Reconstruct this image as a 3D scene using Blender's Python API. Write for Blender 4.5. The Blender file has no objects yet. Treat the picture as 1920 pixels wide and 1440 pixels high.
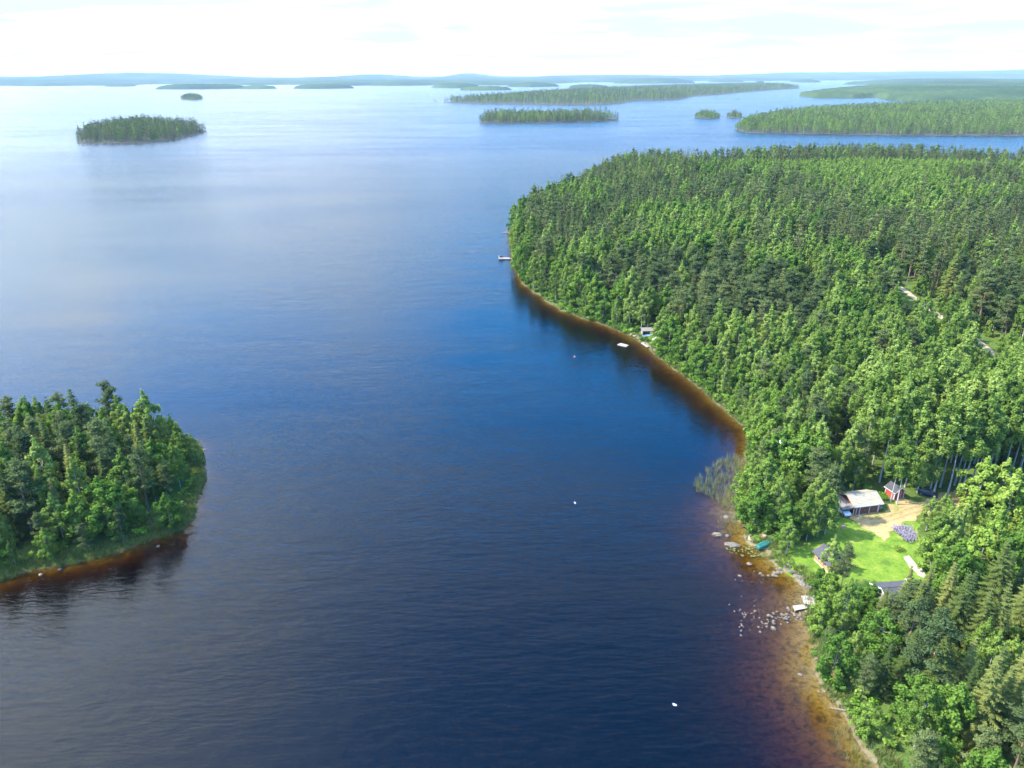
import bpy, math, random
import numpy as np
from mathutils import Vector, Matrix, Euler

random.seed(7); rng = np.random.default_rng(7)
sc = bpy.context.scene
col = sc.collection
R = math.radians

# ------------------------------------------------------------------ camera
CAM_H, FPX = 95.0, 1356.0
PITCH, ROLL = R(23.16), R(0.25)
cd = bpy.data.cameras.new('camera'); cam = bpy.data.objects.new('camera', cd); col.objects.link(cam)
cd.sensor_width = 36.0; cd.lens = 36.0 * FPX / 1920.0; cd.clip_start = 0.5; cd.clip_end = 90000.0
cam.matrix_world = Matrix.Translation((0, 0, CAM_H)) @ (Euler((math.pi/2 - PITCH, 0, 0)).to_matrix() @ Matrix.Rotation(-ROLL, 3, 'Z')).to_4x4()
sc.camera = cam

def at(px, py, z=0.0):
    """a point of the photograph -> where its ray meets height z (used to survey the place)"""
    u, v = px - 960.0, py - 720.0
    u, v = u*math.cos(ROLL) - v*math.sin(ROLL), u*math.sin(ROLL) + v*math.cos(ROLL)
    fw = FPX*math.cos(PITCH) - v*math.sin(PITCH); dn = FPX*math.sin(PITCH) + v*math.cos(PITCH)
    t = (CAM_H - z) / dn
    return (u*t, fw*t)

def proj(x, y, z):
    dn = CAM_H - z
    zc = y*math.cos(PITCH) + dn*math.sin(PITCH); yc = -y*math.sin(PITCH) + dn*math.cos(PITCH)
    u, v = FPX*x/zc, FPX*yc/zc
    return 960 + u*math.cos(ROLL) + v*math.sin(ROLL), 720 - u*math.sin(ROLL) + v*math.cos(ROLL), zc

# ------------------------------------------------------------------ sun, sky, exposure
SUN_AZ, SUN_EL = R(-90), R(48)      # azimuth from +Y, clockwise
S = Vector((math.sin(SUN_AZ)*math.cos(SUN_EL), math.cos(SUN_AZ)*math.cos(SUN_EL), math.sin(SUN_EL)))
sl = bpy.data.lights.new('sun', 'SUN'); sl.energy = 5.0; sl.angle = R(0.6); sl.color = (1.0, 0.92, 0.77)
sun = bpy.data.objects.new('sun', sl); col.objects.link(sun)
sun.rotation_euler = S.to_track_quat('Z', 'Y').to_euler()

class NT:
    """tiny node-tree writer"""
    def __init__(s, tree): s.t = tree; s.n = tree.nodes; s.l = tree.links; s.n.clear()
    def new(s, typ, **kw):
        n = s.n.new(typ)
        ins = kw.pop('ins', {})
        for k, v in kw.items(): setattr(n, k, v)
        for k, v in ins.items(): s.set(n, k, v)
        return n
    def set(s, n, k, v):
        sock = n.inputs[k]
        if hasattr(v, 'outputs'): v = v.outputs[0]
        if isinstance(v, bpy.types.NodeSocket): s.l.new(v, sock)
        else: sock.default_value = v
    def math(s, op, a, b=0.0, clamp=False):
        n = s.new('ShaderNodeMath', operation=op, use_clamp=clamp); s.set(n, 0, a); s.set(n, 1, b); return n.outputs[0]
    def ramp(s, f, stops, interp='LINEAR'):
        n = s.new('ShaderNodeValToRGB'); s.set(n, 0, f); e = n.color_ramp.elements; n.color_ramp.interpolation = interp
        while len(e) < len(stops): e.new(0.5)
        for el, (p, c) in zip(e, stops):
            el.position = p; el.color = (c, c, c, 1) if not hasattr(c, '__len__') else (*c, 1)
        return n.outputs[0]
    def mix(s, f, a, b, mode='MIX'):
        n = s.new('ShaderNodeMix', data_type='RGBA', blend_type=mode)
        s.set(n, 0, f)
        for k, v in ((6, a), (7, b)):
            s.set(n, k, (*v, 1) if isinstance(v, tuple) and len(v) == 3 else v)
        return n.outputs[2]
    def noise(s, vec, scale, detail=3, rough=0.5, dims='3D', dist=0.0):
        n = s.new('ShaderNodeTexNoise', noise_dimensions=dims); s.set(n, 'Vector', vec)
        n.inputs['Scale'].default_value = scale; n.inputs['Detail'].default_value = detail; n.inputs['Roughness'].default_value = rough
        n.inputs['Distortion'].default_value = dist
        return n.outputs[0]
    def mapping(s, vec, scale=(1, 1, 1), rot=(0, 0, 0), loc=(0, 0, 0)):
        n = s.new('ShaderNodeMapping'); s.set(n, 0, vec); n.inputs[1].default_value = loc; n.inputs[2].default_value = rot; n.inputs[3].default_value = scale
        return n.outputs[0]

w = bpy.data.worlds.new('World'); sc.world = w; w.use_nodes = True
t = NT(w.node_tree)
SKY_STRENGTH = 0.15
CLOUD_AT = (2.0, 8.7, 0.0)
sky = t.new('ShaderNodeTexSky', sky_type='NISHITA', sun_disc=False, sun_elevation=SUN_EL, sun_rotation=SUN_AZ, altitude=100.0,
            air_density=1.0, dust_density=0.1, ozone_density=2.0)
tc = t.new('ShaderNodeTexCoord')
sep = t.new('ShaderNodeSeparateXYZ', ins={0: tc.outputs['Generated']})
zz = t.math('MAXIMUM', sep.outputs[2], 0.0)
den = t.math('ADD', zz, 0.06)
cx_ = t.math('DIVIDE', sep.outputs[0], den); cy_ = t.math('DIVIDE', sep.outputs[1], den)
cv = t.new('ShaderNodeCombineXYZ', ins={0: cx_, 1: cy_, 2: 0.0})
cm = t.mapping(cv.outputs[0], (0.5, 0.62, 1), (0, 0, R(10)), CLOUD_AT)
n1 = t.noise(cm, 1.5, 6, 0.55, '2D', 0.25)
n2 = t.noise(cm, 0.6, 1, 0.5, '2D')
cov = t.math('ADD', t.math('MULTIPLY', n1, 0.5), t.math('MULTIPLY', n2, 0.5))
# a cloud deck seen edge-on closes up towards the horizon
low = t.math('POWER', t.math('SUBTRACT', 1.0, zz, True), 7.0)
cov = t.math('ADD', cov, t.math('MULTIPLY', low, 0.125))
cloud = t.ramp(cov, [(0.47, 0.0), (0.66, 1.0)], 'EASE')
# clouds glow towards the sun
sd = t.new('ShaderNodeVectorMath', operation='DOT_PRODUCT', ins={0: tc.outputs['Generated'], 1: tuple(S)})
glow = t.math('POWER', t.math('MAXIMUM', t.math('ADD', t.math('MULTIPLY', sd.outputs['Value'], 0.5), 0.5), 0.0), 3.5)
cl_str = t.math('ADD', 2.75, t.math('MULTIPLY', glow, 13.0))
cl_col = t.new('ShaderNodeVectorMath', operation='SCALE', ins={0: (0.92, 1.0, 1.06), 'Scale': cl_str})
sk1 = t.new('ShaderNodeVectorMath', operation='SCALE', ins={0: sky.outputs[0], 'Scale': t.ramp(zz, [(0.0, 0.038), (0.12, 0.075), (0.4, 0.15)])})
sk2 = t.new('ShaderNodeGamma', ins={0: sk1.outputs[0], 1: 1.3})
sk3 = t.new('ShaderNodeVectorMath', operation='SCALE', ins={0: sk2.outputs[0], 'Scale': 23.0})
vivid = t.new('ShaderNodeHueSaturation', ins={'Saturation': 1.55, 'Value': 1.0, 'Color': sk3.outputs[0]})
clear = t.mix(t.ramp(zz, [(0.06, 1.0), (0.3, 0.0)]), vivid.outputs[0], (2.2, 2.58, 2.7))   # pale air near the horizon
skc = t.mix(cloud, clear, cl_col.outputs[0])
bg = t.new('ShaderNodeBackground', ins={0: skc, 1: SKY_STRENGTH})
wo = t.new('ShaderNodeOutputWorld', ins={0: bg})

sc.view_settings.view_transform = 'Standard'; sc.view_settings.look = 'None'
sc.view_settings.gamma = 1.0; sc.view_settings.use_curve_mapping = False
sc.view_settings.exposure = 1.4
cy = sc.cycles
cy.max_bounces = 6; cy.diffuse_bounces = 2; cy.glossy_bounces = 2; cy.transmission_bounces = 2; cy.transparent_max_bounces = 8; cy.volume_bounces = 0
cy.caustics_reflective = False; cy.caustics_refractive = False
cy.use_light_tree = False; cy.use_denoising = True; cy.sample_clamp_indirect = 4.0

# ------------------------------------------------------------------ materials
MATS = {}
def newmat(name):
    m = bpy.data.materials.new(name); m.use_nodes = True; MATS[name] = m
    return m, NT(m.node_tree)

def plain(name, c, rough=0.7, var=0.12, scale=3.0, metallic=0.0, bump=0.0):
    m, t = newmat(name)
    g = t.new('ShaderNodeTexCoord'); n = t.noise(g.outputs['Object'], scale, 5, 0.6)
    k = t.ramp(n, [(0.25, 1 - var*2), (0.75, 1 + var)])
    cc = t.mix(1.0, c, k, 'MULTIPLY')
    p = t.new('ShaderNodeBsdfPrincipled', ins={'Base Color': cc, 'Roughness': rough, 'Metallic': metallic})
    if bump:
        b = t.new('ShaderNodeBump', ins={'Height': n, 'Strength': bump, 'Distance': 0.05}); t.set(p, 'Normal', b)
    t.new('ShaderNodeOutputMaterial', ins={0: p})
    return m

def boards(name, c, pitch=0.14, axis=0, rough=0.75, var=0.2):
    """timber cladding or decking: fine board joints and weathering along `axis`"""
    m, t = newmat(name)
    g = t.new('ShaderNodeTexCoord'); s = t.new('ShaderNodeSeparateXYZ', ins={0: g.outputs['Object']})
    fr = t.math('FRACT', t.math('DIVIDE', s.outputs[axis], pitch))
    j = t.ramp(fr, [(0.0, 0.45), (0.08, 1.0), (0.92, 1.0), (1.0, 0.45)])
    n = t.noise(g.outputs['Object'], 2.2, 5, 0.65)
    cc = t.mix(1.0, t.mix(1.0, c, t.ramp(n, [(0.25, 1-var*1.6), (0.75, 1+var)]), 'MULTIPLY'), j, 'MULTIPLY')
    p = t.new('ShaderNodeBsdfPrincipled', ins={'Base Color': cc, 'Roughness': rough})
    t.set(p, 'Normal', t.new('ShaderNodeBump', ins={'Height': j, 'Strength': 0.5, 'Distance': 0.02}))
    t.new('ShaderNodeOutputMaterial', ins={0: p})
    return m

def leaf(name, cols, transl=0.34, gloss=0, clump=0.28):
    """foliage: colour differs between trees, between clumps and between leaves"""
    m, t = newmat(name)
    oi = t.new('ShaderNodeObjectInfo'); ge = t.new('ShaderNodeNewGeometry'); g = t.new('ShaderNodeTexCoord')
    n = t.noise(g.outputs['Object'], clump, 2, 0.5)
    f = t.math('ADD', t.math('MULTIPLY', oi.outputs['Random'], 0.8), t.math('ADD', t.math('MULTIPLY', n, 0.4), -0.1), True)
    c = t.ramp(f, [(i/(len(cols)-1), k) for i, k in enumerate(cols)])
    br = t.math('ADD', 0.72, t.math('MULTIPLY', ge.outputs['Random Per Island'], 0.56))
    c = t.mix(1.0, c, br, 'MULTIPLY')
    c2 = t.mix(1.0, c, (1.0, 1.1, 0.55), 'MULTIPLY')
    d = t.new('ShaderNodeBsdfDiffuse', ins={0: c}); tr = t.new('ShaderNodeBsdfTranslucent', ins={0: c2})
    mx = t.new('ShaderNodeMixShader', ins={0: transl, 1: d, 2: tr})
    if gloss:
        gl = t.new('ShaderNodeBsdfGlossy', ins={0: (1, 1, 1, 1), 'Roughness': 0.45})
        mx = t.new('ShaderNodeMixShader', ins={0: gloss, 1: mx, 2: gl})
    t.new('ShaderNodeOutputMaterial', ins={0: mx})
    return m

L_BIRCH = leaf('birch_leaves', [(0.085, 0.145, 0.026), (0.150, 0.225, 0.042), (0.25, 0.32, 0.075)])
L_PINE = leaf('pine_needles', [(0.044, 0.072, 0.028), (0.076, 0.105, 0.036), (0.125, 0.150, 0.050)], 0.2)
L_SPRUCE = leaf('spruce_needles', [(0.036, 0.062, 0.018), (0.078, 0.104, 0.026), (0.18, 0.19, 0.05)], 0.2)
L_ALDER = leaf('alder_leaves', [(0.065, 0.135, 0.022), (0.105, 0.190, 0.030), (0.175, 0.255, 0.042)])
L_YOUNG = leaf('young_leaves', [(0.14, 0.23, 0.035), (0.19, 0.28, 0.045), (0.25, 0.33, 0.06)])
L_GRASS = leaf('tall_grass', [(0.09, 0.13, 0.03), (0.15, 0.19, 0.05), (0.22, 0.22, 0.08)])
L_REED = leaf('reed_blades', [(0.14, 0.17, 0.05), (0.20, 0.22, 0.075), (0.29, 0.25, 0.11)])
L_BUSH = leaf('bush_leaves', [(0.09, 0.20, 0.02), (0.14, 0.27, 0.03), (0.20, 0.33, 0.05)])
L_DEAD = leaf('withered_needles', [(0.30, 0.13, 0.05), (0.36, 0.17, 0.07), (0.40, 0.20, 0.09)], 0.1, 0)
L_FLOWER = leaf('lupin_petals', [(0.28, 0.23, 0.36), (0.36, 0.30, 0.42), (0.46, 0.40, 0.48)], 0.2, 0)
L_PAD = leaf('lily_pad_skin', [(0.06, 0.09, 0.025), (0.09, 0.115, 0.03), (0.13, 0.14, 0.045)], 0.1, 0.06)

def bark(name, lo, hi, dark, band):
    m, t = newmat(name)
    g = t.new('ShaderNodeTexCoord'); s = t.new('ShaderNodeSeparateXYZ', ins={0: g.outputs['Object']})
    f = t.ramp(t.math('DIVIDE', s.outputs[2], 20.0), [(0.2, lo), (0.5, hi)])
    n = t.noise(t.mapping(g.outputs['Object'], (1.5, 1.5, band)), 1.6, 4, 0.7)
    c = t.mix(t.ramp(n, [(0.52, 0.0), (0.66, 1.0)]), f, dark)
    p = t.new('ShaderNodeBsdfPrincipled', ins={'Base Color': c, 'Roughness': 0.85})
    t.new('ShaderNodeOutputMaterial', ins={0: p}); return m
B_BIRCH = bark('birch_bark', (0.40, 0.38, 0.34), (0.44, 0.41, 0.36), (0.10, 0.09, 0.08), 2.5)
B_PINE = bark('pine_bark', (0.16, 0.12, 0.09), (0.36, 0.19, 0.10), (0.08, 0.06, 0.05), 0.6)
B_SPRUCE = bark('spruce_bark', (0.17, 0.14, 0.11), (0.22, 0.19, 0.15), (0.08, 0.07, 0.06), 0.8)
B_GREY = bark('grey_bark', (0.24, 0.22, 0.19), (0.28, 0.25, 0.21), (0.09, 0.08, 0.07), 1.0)

M_ROCK = plain('granite', (0.145, 0.12, 0.095), 0.85, 0.25, 2.5, bump=0.6)
M_ROCKD = plain('wet_dark_stone', (0.10, 0.09, 0.085), 0.5, 0.25, 2.5, bump=0.6)
M_WHITE = plain('white_paint', (0.62, 0.60, 0.57), 0.6, 0.07)
M_RED = boards('red_board_wall', (0.40, 0.055, 0.03), 0.16, 0)
M_DOOR = boards('brown_garage_door', (0.16, 0.065, 0.045), 0.5, 2, 0.55, 0.1)
M_DARKROOF = plain('dark_roofing_felt', (0.055, 0.056, 0.062), 0.9, 0.2, 1.5)
M_TINROOF = plain('cream_steel_roof', (0.30, 0.268, 0.20), 0.5, 0.08, 1.2)
M_GREYROOF = plain('weathered_grey_roof', (0.17, 0.15, 0.13), 0.85, 0.2, 1.4)
M_LOG = boards('orange_log_wall', (0.46, 0.21, 0.08), 0.2, 2)
M_DECK = plain('sun_bleached_plank', (0.29, 0.26, 0.21), 0.85, 0.18, 4)
M_TIMBER = plain('grey_timber', (0.25, 0.21, 0.17), 0.85, 0.2, 4)
M_GREENB = plain('turquoise_hull_paint', (0.02, 0.12, 0.10), 0.45, 0.12, 2)
M_BLUEB = plain('blue_hull_paint', (0.10, 0.30, 0.58), 0.4, 0.1, 2)
M_BLACK = plain('black_paint', (0.02, 0.02, 0.022), 0.5, 0.1)
M_GLASS = plain('dark_window_glass', (0.03, 0.035, 0.04), 0.08, 0.05)
M_CARW = plain('white_car_paint', (0.75, 0.75, 0.74), 0.3, 0.04)
M_CARD = plain('dark_blue_car_paint', (0.02, 0.03, 0.06), 0.3, 0.05)
M_TYRE = plain('tyre_rubber', (0.02, 0.02, 0.02), 0.9, 0.1)
M_STEEL = plain('galvanised_steel', (0.45, 0.46, 0.47), 0.4, 0.1, metallic=0.7)
M_LAMPRED = plain('red_tail_lamp', (0.35, 0.02, 0.02), 0.3, 0.05)
M_ORANGE = plain('orange_buoy_plastic', (0.75, 0.20, 0.03), 0.5, 0.08)
M_FEATHER = plain('white_feathers', (0.82, 0.82, 0.80), 0.8, 0.04)
M_WING = plain('pale_grey_feathers', (0.60, 0.62, 0.64), 0.8, 0.06)
M_BRICK = plain('cream_plaster', (0.55, 0.47, 0.34), 0.85, 0.12)
M_ASH = plain('grey_ash', (0.30, 0.27, 0.25), 0.95, 0.3, 5)

# ------------------------------------------------------------------ object helpers
def tag(o, label=None, cat=None, group=None, kind=None):
    for k, v in (('label', label), ('category', cat), ('group', group), ('kind', kind)):
        if v: o[k] = v
    return o

def link(name, data, parent=None, loc=None):
    o = bpy.data.objects.new(name, data); col.objects.link(o)
    if parent is not None: o.parent = parent
    if loc is not None: o.location = loc
    return o

def empty(name, loc, rz=0.0, label=None, cat=None, group=None):
    o = link(name, None, None, loc); o.rotation_euler = (0, 0, rz); o.empty_display_size = 0.5
    return tag(o, label, cat, group)

def quad_mesh(name, V, Q, mats, midx=None, smooth=False):
    V = np.asarray(V, np.float32).reshape(-1, 3); Q = np.asarray(Q, np.int32).reshape(-1, 4)
    m = bpy.data.meshes.new(name)
    m.vertices.add(len(V)); m.vertices.foreach_set('co', V.ravel())
    m.loops.add(Q.size); m.loops.foreach_set('vertex_index', Q.ravel())
    m.polygons.add(len(Q)); m.polygons.foreach_set('loop_start', np.arange(0, Q.size, 4, dtype=np.int32))
    for k in mats: m.materials.append(k)
    if midx is not None: m.polygons.foreach_set('material_index', np.asarray(midx, np.int32))
    if smooth: m.polygons.foreach_set('use_smooth', np.ones(len(Q), bool))
    m.update(calc_edges=True)
    return m

class MB:
    """collects polygons; build() links them as ONE mesh object"""
    def __init__(s): s.v = []; s.f = []
    def poly(s, pts): b = len(s.v); s.v += [tuple(p) for p in pts]; s.f.append(tuple(range(b, b+len(pts)))); return s
    def box(s, x0, x1, y0, y1, z0, z1):
        b = len(s.v); s.v += [(x, y, z) for z in (z0, z1) for x, y in ((x0, y0), (x1, y0), (x1, y1), (x0, y1))]
        s.f += [tuple(b+i for i in q) for q in ((3, 2, 1, 0), (4, 5, 6, 7), (0, 1, 5, 4), (1, 2, 6, 5), (2, 3, 7, 6), (3, 0, 4, 7))]; return s
    def slab(s, pts, th):
        """a plate: polygon pts (counter-clockwise from above) with thickness th downwards"""
        n = len(pts); b = len(s.v)
        s.v += [tuple(p) for p in pts] + [(p[0], p[1], p[2]-th) for p in pts]
        s.f.append(tuple(range(b, b+n))); s.f.append(tuple(range(b+2*n-1, b+n-1, -1)))
        s.f += [(b+i, b+n+i, b+n+(i+1) % n, b+(i+1) % n) for i in range(n)]; return s
    def tube(s, p, q, r0, r1=None, n=8, cap=True):
        p, q = Vector(p), Vector(q); r1 = r0 if r1 is None else r1; d = (q-p).normalized()
        a = d.orthogonal().normalized(); c = d.cross(a); b = len(s.v)
        for o, r in ((p, r0), (q, r1)):
            s.v += [tuple(o + (a*math.cos(2*math.pi*i/n) + c*math.sin(2*math.pi*i/n))*r) for i in range(n)]
        s.f += [(b+i, b+(i+1) % n, b+n+(i+1) % n, b+n+i) for i in range(n)]
        if cap: s.f += [tuple(range(b+n-1, b-1, -1)), tuple(range(b+n, b+2*n))]
        return s
    def loft(s, rings, closed=True, caps=True):
        b = len(s.v); n = len(rings[0])
        for r in rings: s.v += [tuple(p) for p in r]
        for k in range(len(rings)-1):
            for i in range(n if closed else n-1):
                j = (i+1) % n; s.f.append((b+k*n+i, b+k*n+j, b+(k+1)*n+j, b+(k+1)*n+i))
        if caps: s.f += [tuple(range(b+n-1, b-1, -1)), tuple(range(b+(len(rings)-1)*n, b+len(rings)*n))]
        return s
    def build(s, name, mat, parent=None, loc=None, smooth=False, bevel=0.0):
        m = bpy.data.meshes.new(name); m.from_pydata(s.v, [], s.f); m.materials.append(mat); m.update()
        if smooth: m.polygons.foreach_set('use_smooth', np.ones(len(m.polygons), bool))
        o = link(name, m, parent, loc)
        if bevel:
            md = o.modifiers.new('bevel', 'BEVEL'); md.width = bevel; md.segments = 2
        return o

# ------------------------------------------------------------------ the lie of the land
def wob(x, y, s=1.0, p=0.0):
    """smooth pseudo-noise in about -1..1"""
    x = x/s; y = y/s
    return (np.sin(x*1.0+y*0.37+p)+np.sin(-x*0.61+y*1.13+1.7+p*2)+np.sin(x*1.7-y*0.83+0.4)*0.6+np.sin(x*0.43+y*2.1+4.0+p)*0.6)/3.2

def sdist(P, x, y):
    """signed distance to polygon P, positive inside"""
    x = np.asarray(x, float); y = np.asarray(y, float)
    P = np.asarray(P, float); best = np.full(x.shape, 1e18); ins = np.zeros(x.shape, bool)
    for (ax, ay), (bx, by) in zip(P, np.roll(P, -1, 0)):
        dx, dy = bx-ax, by-ay; L = dx*dx+dy*dy + 1e-12
        tt = np.clip(((x-ax)*dx+(y-ay)*dy)/L, 0, 1)
        best = np.minimum(best, (x-ax-tt*dx)**2+(y-ay-tt*dy)**2)
        c = (ay > y) != (by > y)
        with np.errstate(divide='ignore', invalid='ignore'):
            ins ^= c & (x < (bx-ax)*(y-ay)/(by-ay+1e-30)+ax)
    d = np.sqrt(best); return np.where(ins, d, -d)

def pxpoly(pts, z=0.0): return [at(a, b, z) for a, b in pts]

SHORE = pxpoly([(1770, 1640), (1700, 1510), (1655, 1440), (1647, 1423), (1630, 1403), (1613, 1383), (1600, 1355), (1591, 1332), (1573, 1323), (1558, 1303),
    (1543, 1288), (1537, 1267), (1535, 1238), (1527, 1218), (1514, 1165), (1512, 1135), (1525, 1108), (1506, 1090), (1485, 1073), (1464, 1061), (1447, 1048),
    (1450, 1034), (1427, 1024), (1402, 1012), (1404, 994), (1389, 977), (1383, 961), (1398, 923), (1404, 880), (1403, 850), (1405, 803), (1388, 792), (1355, 762),
    (1335, 747), (1320, 731), (1295, 711), (1262, 688), (1235, 668), (1215, 650), (1195, 636), (1160, 619), (1130, 607), (1095, 597), (1060, 583), (1035, 570),
    (1010, 551), (990, 538), (975, 520), (968, 500), (963, 480), (960, 458), (956, 438)])
MAIN = SHORE + [(2, 500), (16, 545), (30, 580), (50, 625), (72, 685), (92, 750), (108, 795), (140, 806), (200, 790), (310, 838), (400, 850), (500, 790), (720, 700), (1000, 560), (1200, 300), (1200, -120), (95, -120), (75, 20)]
LEFT = pxpoly([(-420, 1210), (-200, 1150), (-80, 1112), (0, 1088), (46, 1072), (76, 1063), (131, 1058), (190, 1044), (245, 1025), (290, 1010), (336, 995), (361, 974), (364, 955), (361, 944),
    (376, 918), (382, 898), (380, 863), (374, 838), (345, 826), (270, 818), (150, 815), (0, 822), (-200, 845), (-420, 900)])

def hmain(x, y):
    d = sdist(MAIN, x, y)
    d = d + 0.7*wob(x, y, 3.1) + 0.35*wob(x, y, 1.1, 2.0)
    up = 0.12 + 0.9*(1-np.exp(-np.maximum(d, 0)/2.0)) + 0.018*np.minimum(np.maximum(d-4, 0), 220)
    hill = 5.0*np.exp(-(((x-330)/150)**2+((y-690)/110)**2)) + 3.0*np.exp(-(((x-120)/50)**2+((y-640)/70)**2)) + 2.5*np.exp(-(((x-190)/60)**2+((y-330)/70)**2))
    up = up + hill*np.clip((d-5)/40, 0, 1) + 0.35*wob(x, y, 14)*np.clip(d/25, 0, 1)
    dep = np.maximum(-d, 0)
    down = -(0.09+0.045*np.clip((y-150)/40, 0, 1))*dep - 0.0016*dep**2 + 0.10*wob(x, y, 2.3, 1.0)*np.clip(dep/6, 0, 1)
    return np.where(d > 0, up, np.maximum(down, -6.3))

def hleft(x, y):
    d = sdist(LEFT, x, y) + 0.6*wob(x, y, 2.7, 3.0) + 0.3*wob(x, y, 1.0, 5.0)
    up = 0.12 + 0.8*(1-np.exp(-np.maximum(d, 0)/4.0)) + 0.07*np.minimum(np.maximum(d-3, 0), 28)
    dep = np.maximum(-d, 0)
    return np.where(d > 0, up, np.maximum(-0.24*dep - 0.003*dep**2, -6.3))

def ground_z(x, y, f=hmain): return float(f(np.array([x], float), np.array([y], float))[0])

def grid_sheet(name, x0, x1, y0, y1, nx, ny, f, mat, keep=None, warp=1.0):
    u = np.linspace(0, 1, nx); v = np.linspace(0, 1, ny)**warp
    X, Y = np.meshgrid(x0+(x1-x0)*u, y0+(y1-y0)*v); Z = f(X, Y)
    i = np.arange(nx*ny).reshape(ny, nx)
    Q = np.stack([i[:-1, :-1], i[:-1, 1:], i[1:, 1:], i[1:, :-1]], -1).reshape(-1, 4)
    if keep is not None: Q = Q[keep(Z).ravel()[Q].any(1)]
    used, inv = np.unique(Q, return_inverse=True)
    V = np.stack([X, Y, Z], -1).reshape(-1, 3)[used]
    return link(name, quad_mesh(name, V, inv.reshape(-1, 4), [mat], smooth=True))

# ground: woodland floor, grass and sand by patch; sand and stones under water
def ground_mat(name, dry, umber=None):
    m, t = newmat(name)
    g = t.new('ShaderNodeNewGeometry'); P = g.outputs['Position']
    s = t.new('ShaderNodeSeparateXYZ', ins={0: P})
    a = t.noise(P, 0.16, 6, 0.65); b = t.noise(P, 1.3, 5, 0.7); c = t.noise(P, 0.9, 3, 0.6, dist=0.6)
    floor = t.ramp(t.math('ADD', t.math('MULTIPLY', a, 0.6), t.math('MULTIPLY', b, 0.4)),
                   [(0.30, (0.050, 0.060, 0.022)), (0.46, (0.055, 0.090, 0.022)), (0.58, (0.085, 0.125, 0.028)), (0.72, (0.13, 0.115, 0.055))])
    sand = t.ramp(b, [(0.3, (0.10, 0.085, 0.045)), (0.7, (0.21, 0.165, 0.10))])
    bed = t.ramp(c, [(0.33, (0.060, 0.050, 0.024)), (0.47, (0.115, 0.092, 0.042)), (0.60, (0.17, 0.135, 0.068)), (0.72, (0.055, 0.045, 0.03))])
    umberc = t.ramp(c, [(0.35, (0.045, 0.034, 0.018)), (0.6, (0.085, 0.063, 0.032)), (0.7, (0.11, 0.088, 0.05))])
    mf = 1.0 if umber else t.ramp(t.math('DIVIDE', s.outputs[1], 400.0), [(0.34, 0.0), (0.43, 0.85)])
    bed = t.mix(mf, bed, umberc); sand = t.mix(t.math('MULTIPLY', mf, 0.75), sand, (0.05, 0.06, 0.022))  # darker bed and shore edge: whole close island, elsewhere only farther off
    zs = t.math('ADD', s.outputs[2], t.math('MULTIPLY', t.math('SUBTRACT', b, 0.5), 0.5))
    f1 = t.ramp(t.math('ADD', t.math('MULTIPLY', zs, 0.5), 0.5), [(0.555, 0.0), (0.66 if dry else 0.62, 1.0)])
    f0 = t.ramp(t.math('ADD', t.math('MULTIPLY', s.outputs[2], 0.5), 0.5), [(0.49, 0.0), (0.52, 1.0)])
    cc = t.mix(f0, bed, t.mix(f1, sand, floor))
    p = t.new('ShaderNodeBsdfDiffuse', ins={0: cc})
    t.set(p, 'Normal', t.new('ShaderNodeBump', ins={'Height': b, 'Strength': 0.6, 'Distance': 0.25}))
    t.new('ShaderNodeOutputMaterial', ins={0: p}); return m
M_GROUND = ground_mat('woodland_ground', True); M_ISLE = ground_mat('island_ground', False, True); M_FARISLE = plain('shaded_island_floor', (0.045, 0.05, 0.028), 0.95, 0.25, 0.05)  # far island floor: shade under the trees is put into its dark colour

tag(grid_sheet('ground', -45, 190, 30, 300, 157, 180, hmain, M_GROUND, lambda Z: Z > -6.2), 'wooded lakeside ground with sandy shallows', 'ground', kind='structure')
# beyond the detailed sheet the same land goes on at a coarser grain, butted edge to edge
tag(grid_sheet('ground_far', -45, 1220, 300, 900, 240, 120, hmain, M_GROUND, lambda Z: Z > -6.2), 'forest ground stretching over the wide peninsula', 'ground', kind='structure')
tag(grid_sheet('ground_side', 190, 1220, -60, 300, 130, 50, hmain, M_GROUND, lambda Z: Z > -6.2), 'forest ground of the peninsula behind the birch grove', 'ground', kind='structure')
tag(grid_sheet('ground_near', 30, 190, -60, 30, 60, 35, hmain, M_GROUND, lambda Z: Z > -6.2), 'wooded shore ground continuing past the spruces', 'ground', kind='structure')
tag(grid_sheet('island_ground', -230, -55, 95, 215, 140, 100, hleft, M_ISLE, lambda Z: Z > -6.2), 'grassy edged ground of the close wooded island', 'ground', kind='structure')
bedm = plain('deep_lake_bed_mud', (0.10, 0.07, 0.04), 0.95, 0.2, 0.05)
tag(MB().poly([(-40000, -3000, -6.3), (40000, -3000, -6.3), (40000, 60000, -6.3), (-40000, 60000, -6.3)]).build('lake_bed', bedm), 'dark muddy bed under the deep lake', 'lake bed', kind='structure')

# ------------------------------------------------------------------ water: brown humic lake
m, t = newmat('lake_water')
g = t.new('ShaderNodeNewGeometry'); P = g.outputs['Position']
wa = t.noise(t.mapping(P, (0.20, 0.75, 1), (0, 0, R(-24))), 1.0, 4, 0.55, dist=0.4)
wb = t.noise(t.mapping(P, (0.55, 1.7, 1), (0, 0, R(-12))), 1.0, 3, 0.6, dist=0.3)
wc = t.noise(t.mapping(P, (0.05, 0.13, 1), (0, 0, R(-30))), 1.0, 2, 0.5)
calm = t.noise(t.mapping(P, (0.0016, 0.0052, 1), (0, 0, R(6)), (0.3, 0.9, 0)), 1.0, 4, 0.55, dist=0.8)
calm2 = t.noise(t.mapping(P, (0.004, 0.021, 1), (0, 0, R(-8)), (1.3, 0.2, 0)), 1.0, 3, 0.6, dist=0.5)
calmf = t.math('MULTIPLY', t.ramp(calm, [(0.36, 0.45), (0.56, 1.0)]), t.ramp(calm2, [(0.34, 0.5), (0.6, 1.2)]))
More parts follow.
